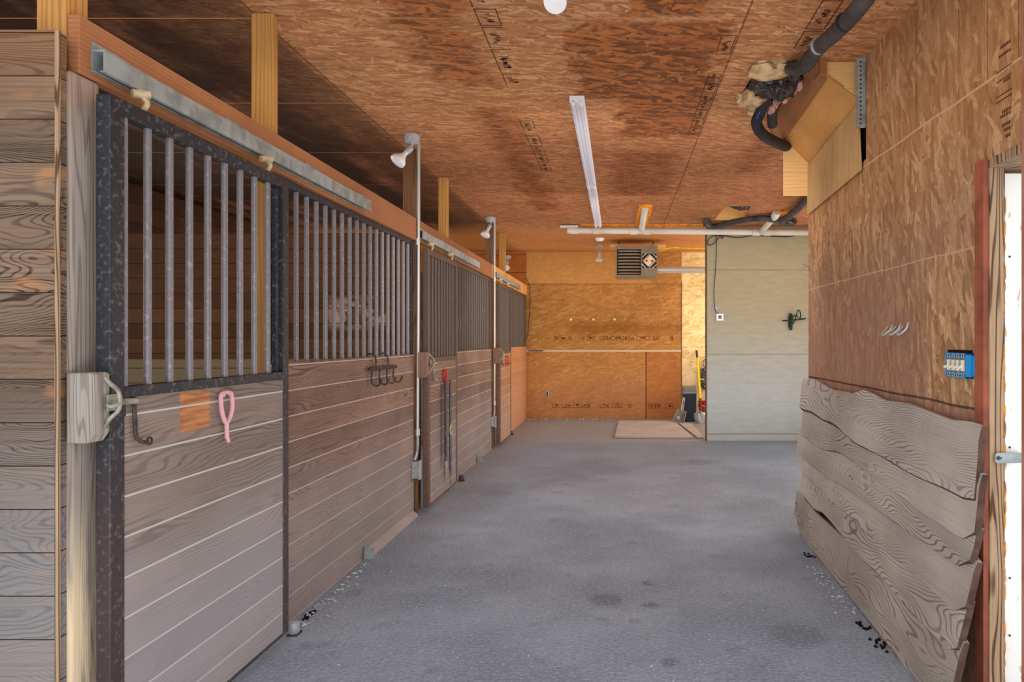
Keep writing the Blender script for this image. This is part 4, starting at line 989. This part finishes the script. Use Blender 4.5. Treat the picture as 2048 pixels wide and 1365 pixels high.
# ------------------------------------------------------------ beige wall fittings
Yb = 9.705
d = thing('thermostat', 'small square white thermostat on the beige wall', 'thermostat', P(1439, 642, Yb))
c = P(1439.5, 635, Yb); MB().box(c.x-.05, c.x+.05, Yb-.025, Yb+.006, c.z-.05, c.z+.05).build('case', 'white', d, .004)
MB().box(c.x-.022, c.x+.022, Yb-.028, Yb-.025, c.z-.022, c.z+.025).build('screen', 'lcd', d)
c = P(1430, 618, Yb); tag(MB().box(c.x-.05, c.x+.05, Yb, Yb+.003, c.z-.03, c.z+.035).build('tape_patch', 'tape'), 'square of clear tape holding the thin wire above thermostat', 'tape')
tag(MB().tube([P(x, y, Yb-.008) for x, y in ((1419, 467), (1430, 470), (1433, 476), (1433, 500), (1431, 540), (1428, 580), (1429, 610), (1431, 622), (1437, 629))], .0045, 6).build('thin_wire', 'black', smooth=True), 'thin dark wire running down to the thermostat', 'wire')
tag(MB().tube([P(x, y, Yb-.02) for x, y in ((1441, 455), (1447, 470), (1444, 477), (1441, 470), (1444, 466), (1430, 485), (1419, 491), (1415, 485), (1420, 476), (1432, 472), (1448, 472), (1476, 476), (1502, 472), (1540, 473), (1575, 474), (1600, 470), (1630, 468))], .0065, 6, 5).build('looped_cable', 'black', smooth=True), 'black cable looped on the top of the beige wall', 'cable')
d = thing('saddle_rack', 'dark green metal saddle rack on the beige wall', 'saddle rack', P(1582, 662, Yb))
q = lambda x, y, dy=0: P(x, y, Yb-.03-dy)
MB().cyl(q(1581, 627), q(1582, 661), .019).build('upright', 'greenm', d, smooth=True)
MB().tube([q(1565, 642, .03), q(1580, 641, .06), q(1602, 639, .06), q(1611, 637.5, .03)], .011, 10).build('crossbar', 'greenm', d, smooth=True)
MB().tube([q(1586, 648), q(1590, 640, .05), q(1595, 623, .1), q(1597.5, 621, .1), q(1600, 624, .1), q(1602, 640, .05)], .008, 8).build('arch', 'greenm', d, smooth=True)
MB().tube([q(1583, 632), q(1592, 631, .06), q(1600, 638, .06)], .006, 8).tube([q(1583, 638), q(1590, 633, .06)], .005, 8).build('brace', 'greenm', d, smooth=True)
MB().box(q(1578, 0).x, q(1586, 0).x, Yb-.012, Yb+.003, q(0, 655).z, q(0, 632).z).build('mount_plate', 'greenm', d)

# ------------------------------------------------------------ back wall fittings
Yw = 12.43
for (px, lb) in ((1142, 'leftmost'), (1187, 'middle'), (1229, 'rightmost')):
    c = P(px, 639.5, Yw-.02); tag(MB().lathe((c.x, Yw, c.z), (0, -1, 0), [(.012, 0), (.012, .02), (.022, .03), (.022, .045), (.01, .052)], 14).build('coat_peg', 'cream', smooth=True), '%s of the three small round pegs on the orange wall' % lb, 'peg')
d = thing('wall_outlet', 'grey electrical outlet low on the orange back wall', 'outlet', P(1094, 796, Yw))
c = P(1094.5, 789, Yw); MB().box(c.x-.032, c.x+.032, Yw-.008, Yw, c.z-.058, c.z+.058).build('plate', 'boxgrey', d, .002)
MB().box(c.x-.014, c.x+.014, Yw-.011, Yw-.008, c.z-.04, c.z+.04).build('socket', 'iron', d)
tag(MB().tube([P(1050, 555, 12.38), P(1058, 570, 12.40), P(1060, 600, 12.40), P(1058, 640, 12.40), P(1055, 672, 12.38), P(1044, 686, 12.2), P(1040, 690, 12.0)], .006, 6).build('thin_wire', 'black', smooth=True), 'thin wire hanging in the far left corner of the aisle', 'wire')
tag(MB().box(-1.62, -1.35, Yw-.02, Yw, 1.228, 1.246).build('batten_strip', 'iron'), 'short black strip at the left end of the pale wall joint', 'strip')

# tools at the back right
Yt = 11.95
d = thing('waste_bin', 'dark blue waste bin with a smoked swing lid', 'bin', (1.27, Yt+.1, 0))
a, b = P(1367, 0, Yt).x, P(1393, 0, Yt).x
m = MB(); m.bm.free(); m.bm = bmesh.new()
bm = m.bm; lo = [bm.verts.new(v) for v in ((a+.03, Yt, 0.0), (b-.01, Yt, 0.0), (b-.01, Yt+.22, 0.0), (a+.03, Yt+.22, 0.0))]; hi = [bm.verts.new(v) for v in ((a, Yt-.02, .50), (b, Yt-.02, .50), (b, Yt+.26, .50), (a, Yt+.26, .50))]
bm.faces.new(lo[::-1]); bm.faces.new(hi)
for i in range(4): bm.faces.new((lo[i], lo[(i+1) % 4], hi[(i+1) % 4], hi[i]))
m.build('bin_body', 'binm', d, .01)
MB().prism([(a-.004, Yt-.025, .502), (a-.004, Yt+.265, .502), (a-.004, Yt+.20, .625), (a-.004, Yt+.04, .60)], (b-a+.008, 0, 0)).build('lid', 'binlid', d, .006)
MB().box(a-.008, b+.008, Yt-.03, Yt-.022, .50, .515).build('lid_rim', 'silver', d)
Ys = 11.75
d = thing('shovel', 'round point shovel with a yellow handle leaning by the wall edge', 'shovel', P(1403, 852, Ys))
pt = P(1393, 701, Yw-.04); pm = P(1394.5, 716, Yw-.07); pb = P(1400.5, 798, Ys+.1); ps = P(1401.5, 826, Ys+.02)
MB().cyl(pt, pm, .020).build('grip', 'iron', d, smooth=True)
MB().cyl(pm, pb, .019, .022).build('handle', 'yellow', d, smooth=True)
MB().cyl(pb, ps, .021, .024).build('socket', 'iron', d, smooth=True)
bm = bmesh.new(); rows = []
tip = P(1404, 853, Ys-.02); top = P(1401.5, 824, Ys+.03)
for i in range(9):
    u = i/8; c = top.lerp(tip, u); w = .125*math.sqrt(max(0, 1-(max(0, u-.25)/.75)**2.2)) if u > .25 else .125*(.85+.15*u/.25)
    rows.append([bm.verts.new((c.x+w*v, c.y-.03+.05*v*v, c.z+(.02 if i == 0 else 0)*-abs(v))) for v in [k/4-1 for k in range(9)]])
for r0, r1 in zip(rows, rows[1:]):
    for j in range(8): bm.faces.new((r0[j], r0[j+1], r1[j+1], r1[j]))
m = MB(); m.bm.free(); m.bm = bm; o = m.build('blade', 'silver', d, smooth=True); sd = o.modifiers.new('s', 'SOLIDIFY'); sd.thickness = .004
MB().cyl(ps-Vector((0, .03, -.03)), ps.lerp(tip, .55)-Vector((0, .035, 0)), .022, .006).build('blade_ridge', 'silver', d, smooth=True)
d = thing('dustpan', 'grey metal dustpan standing upright left of the bin', 'dustpan', P(1358, 849, 11.8))
Yd = 11.62; g = lambda x, y, dy=0: P(x, y, Yd+dy)
MB().prism([g(1343, 847, .0), g(1366, 850.5, .0), g(1372, 825, .10), g(1366, 820, .12), g(1356, 818, .12)], (0, .012, 0)).build('pan', 'dustgrey', d, .003)
MB().prism([g(1343, 847, -.05), g(1343.5, 847, .0), g(1357, 818, .12), g(1354, 820, .05)], (.006, 0, 0)).prism([g(1366.5, 850.5, -.05), g(1367, 850.5, .0), g(1372.5, 825, .10), g(1372, 822, .04)], (.006, 0, 0)).build('side_rim', 'silver', d)
MB().box(g(1343, 0).x, g(1366, 0).x, Yd-.002, Yd+.002, g(0, 849.5).z, g(0, 848).z).build('lip', 'redplastic', d)
MB().tube([g(1362, 821, .12), g(1364, 808, .16), g(1367, 797, .2), g(1369, 798, .2), g(1368, 806, .16), g(1366, 821, .12)], .010, 8).build('handle', 'silver', d, smooth=True)
MB().box(g(1354, 0).x, g(1360, 0).x, Yd+.02, Yd+.026, g(0, 840).z, g(0, 833).z).build('sticker', 'tape', d)
d = thing('bucket', 'red plastic bucket hanging behind the shovel', 'bucket', P(1405, 827, 12.2))
c = P(1404, 827, 12.22); MB().lathe((c.x+.03, 12.22, c.z), (0, 0, 1), [(.075, 0), (.10, .21), (.106, .212), (.106, .22), (.098, .22), (.074, .008)]).build('pail', 'redbright', d, smooth=True)
MB().tube([(c.x-.07, 12.16, c.z+.20), (c.x+.03, 12.12, c.z+.13), (c.x+.13, 12.16, c.z+.20)], .005, 6).build('bail', 'cream', d, smooth=True)
MB().cyl((c.x+.03, 12.30, c.z+.2), (c.x+.03, 12.444, c.z+.2), .008).build('peg', 'iron', d)
d = thing('black_bag', 'long black bag hanging on the pale wall above the bucket', 'bag', P(1408, 780, 12.3))
MB().prism([P(1403, 737, 12.36), P(1412, 737, 12.36), P(1414, 760, 12.36), P(1413, 781, 12.36), P(1407, 779, 12.36), P(1401.5, 772, 12.36), P(1402, 758, 12.36)], (0, .07, 0)).build('body', 'plastic', d, .01)
MB().tube([P(1400, 759, 12.33), P(1404, 759, 12.33), P(1408, 759.5, 12.33)], .01, 8).build('cord', 'yellow', d, smooth=True)
MB().cyl(P(1408, 739, 12.38), P(1408, 739, 12.445), .006).build('peg', 'iron', d)
m = MB()
for k in range(3): 
    c = P(1412, 727, 12.40-k*.012); m.tube([c+Vector((.055*math.cos(a), 0, .075*math.sin(a))) for a in [j*math.pi/4+k*.2 for j in range(8)]], .006, 6, 3, True)
tag(m.build('wire_coil', 'iron', smooth=True), 'coil of dark wire hung at the edge of the beige wall', 'coil')
tag(MB().cyl(P(1412, 722, 12.445), P(1412, 722, 12.35), .006).build('nail', 'iron'), 'nail holding the wire coil', 'nail')
# mats on the floor
d = thing('floor_mat', 'large pale plywood sheet on the floor before the tools', 'floor mat', (.45, 10.9, 0))
z = .03
MB().prism([(-.04, 9.93, .004), (1.10, 9.86, .004), (.98, 11.85, .004), (.02, 11.85, .004)], (0, 0, z)).build('sheet', 'slab', d, .002)
d = thing('floor_mat', 'narrow second sheet on the floor right of the large one', 'floor mat', (1.2, 10.7, 0))
MB().prism([(1.16, 9.86, .004), (1.25, 9.86, .004), (1.25, 11.55, .004), (1.04, 11.60, .004)], (0, 0, z-.006)).build('sheet', 'slab', d, .002)

# debris : countless chips
rnd = random.Random(11); m = MB()
def chip(x, y, s):
    a = rnd.random()*3.14; m.obox((x, y, s*.25), (math.cos(a), math.sin(a), rnd.uniform(-.2, .2)), (-math.sin(a), math.cos(a), 0), (0, 0, 1), s, s*rnd.uniform(.25, .6), s*.35)
for k in range(230): chip(rnd.uniform(-1.5, 1.2), rnd.uniform(2.6, 9.3), rnd.uniform(.004, .011))
for k in range(70): y = rnd.uniform(3.3, 4.4); chip(-1.62+abs(rnd.gauss(0, .05)), y, rnd.uniform(.006, .02))
for k in range(60): y = rnd.uniform(3.55, 4.3); chip(1.27-abs(rnd.gauss(0, .05)), y, rnd.uniform(.006, .018))
for k in range(60): chip(rnd.uniform(-1.6, .0), rnd.uniform(12.2, 12.42), rnd.uniform(.01, .03))
tag(m.build('floor_debris', 'rubble'), 'pale chips and bits scattered over the grey floor', 'debris', None, 'stuff')
m = MB()
for (x, y) in ((1.27, 4.5), (1.23, 3.4), (1.24, 3.2), (-1.6, 3.55)):
    for k in range(12): m.blob((x+rnd.gauss(0, .014), y+rnd.gauss(0, .03), .002), (.007, .010, .005), .9, k, 2)
tag(m.build('dark_clumps', 'hole'), 'dark clumps of dirt along the foot of the walls', 'debris', None, 'stuff')

# ------------------------------------------------------------ light
w = bpy.data.worlds.new('world'); sc.world = w; w.use_nodes = True
bg = w.node_tree.nodes['Background']; bg.inputs[0].default_value = (0.78, 0.88, 1.0, 1); bg.inputs[1].default_value = 0.95
def sun(e, ang, direc, col):
    l = bpy.data.lights.new('sun', 'SUN'); l.energy = e; l.angle = math.radians(ang); l.color = col
    o = bpy.data.objects.new('sun', l); COL.objects.link(o); o.rotation_euler = Vector(direc).to_track_quat('-Z', 'Y').to_euler(); o.location = (0, -3, 3)
def area(e, loc, direc, sx, sy, col):
    l = bpy.data.lights.new('area', 'AREA'); l.shape = 'RECTANGLE'; l.size = sx; l.size_y = sy; l.energy = e; l.color = col
    o = bpy.data.objects.new('area', l); COL.objects.link(o); o.location = loc; o.rotation_euler = Vector(direc).to_track_quat('-Z', 'Y').to_euler()
sun(0.75, 80, (-.03, 1, .02), (1.0, .99, .97))
area(30, (0.2, 0.3, 0.4), (0, 1, .75), 2.6, .8, (1.0, .98, .96))  # added upward bounce fill, no fixture
area(14, (-.1, 4.6, 2.0), (0, 1, -.05), 2.4, 1.2, (1.0, .97, .92))  # unseen fill added in the aisle, turned away from the camera
area(18, (-.1, 7.4, 2.0), (0, 1, 0), 2.4, 1.2, (1.0, .95, .88))  # second unseen aisle fill, also without a fixture
area(60, (3.3, 7.3, 1.7), (-1, 0, .05), 3.5, 2.4, (1.0, .95, .88))  # fill added out of sight in the alcove to brighten the stall fronts
area(70, (3.2, 11.1, 1.9), (-1, .05, .1), 2.2, 1.8, (1.0, .86, .62))
area(16, (-4.9, 3.4, 1.7), (1, .7, 0), 1.2, 1.0, (1.0, .92, .84))  # this and the next two: unseen fills added to brighten the stalls
area(14, (-4.9, 7.2, 1.7), (1, 0, 0), 1.2, 1.0, (1.0, .92, .84))
area(10, (-4.9, 11.0, 1.7), (1, 0, 0), 1.2, 1.0, (1.0, .92, .84))
sc.cycles.use_fast_gi = True; sc.cycles.fast_gi_method = 'ADD'
w.light_settings.ao_factor = 0.42; w.light_settings.distance = 0.7
sc.view_settings.view_transform = 'Standard'; sc.view_settings.look = 'None'; sc.view_settings.exposure = 0.0
sc.cycles.max_bounces = 8; sc.cycles.diffuse_bounces = 5
sc.cycles.use_denoising = True
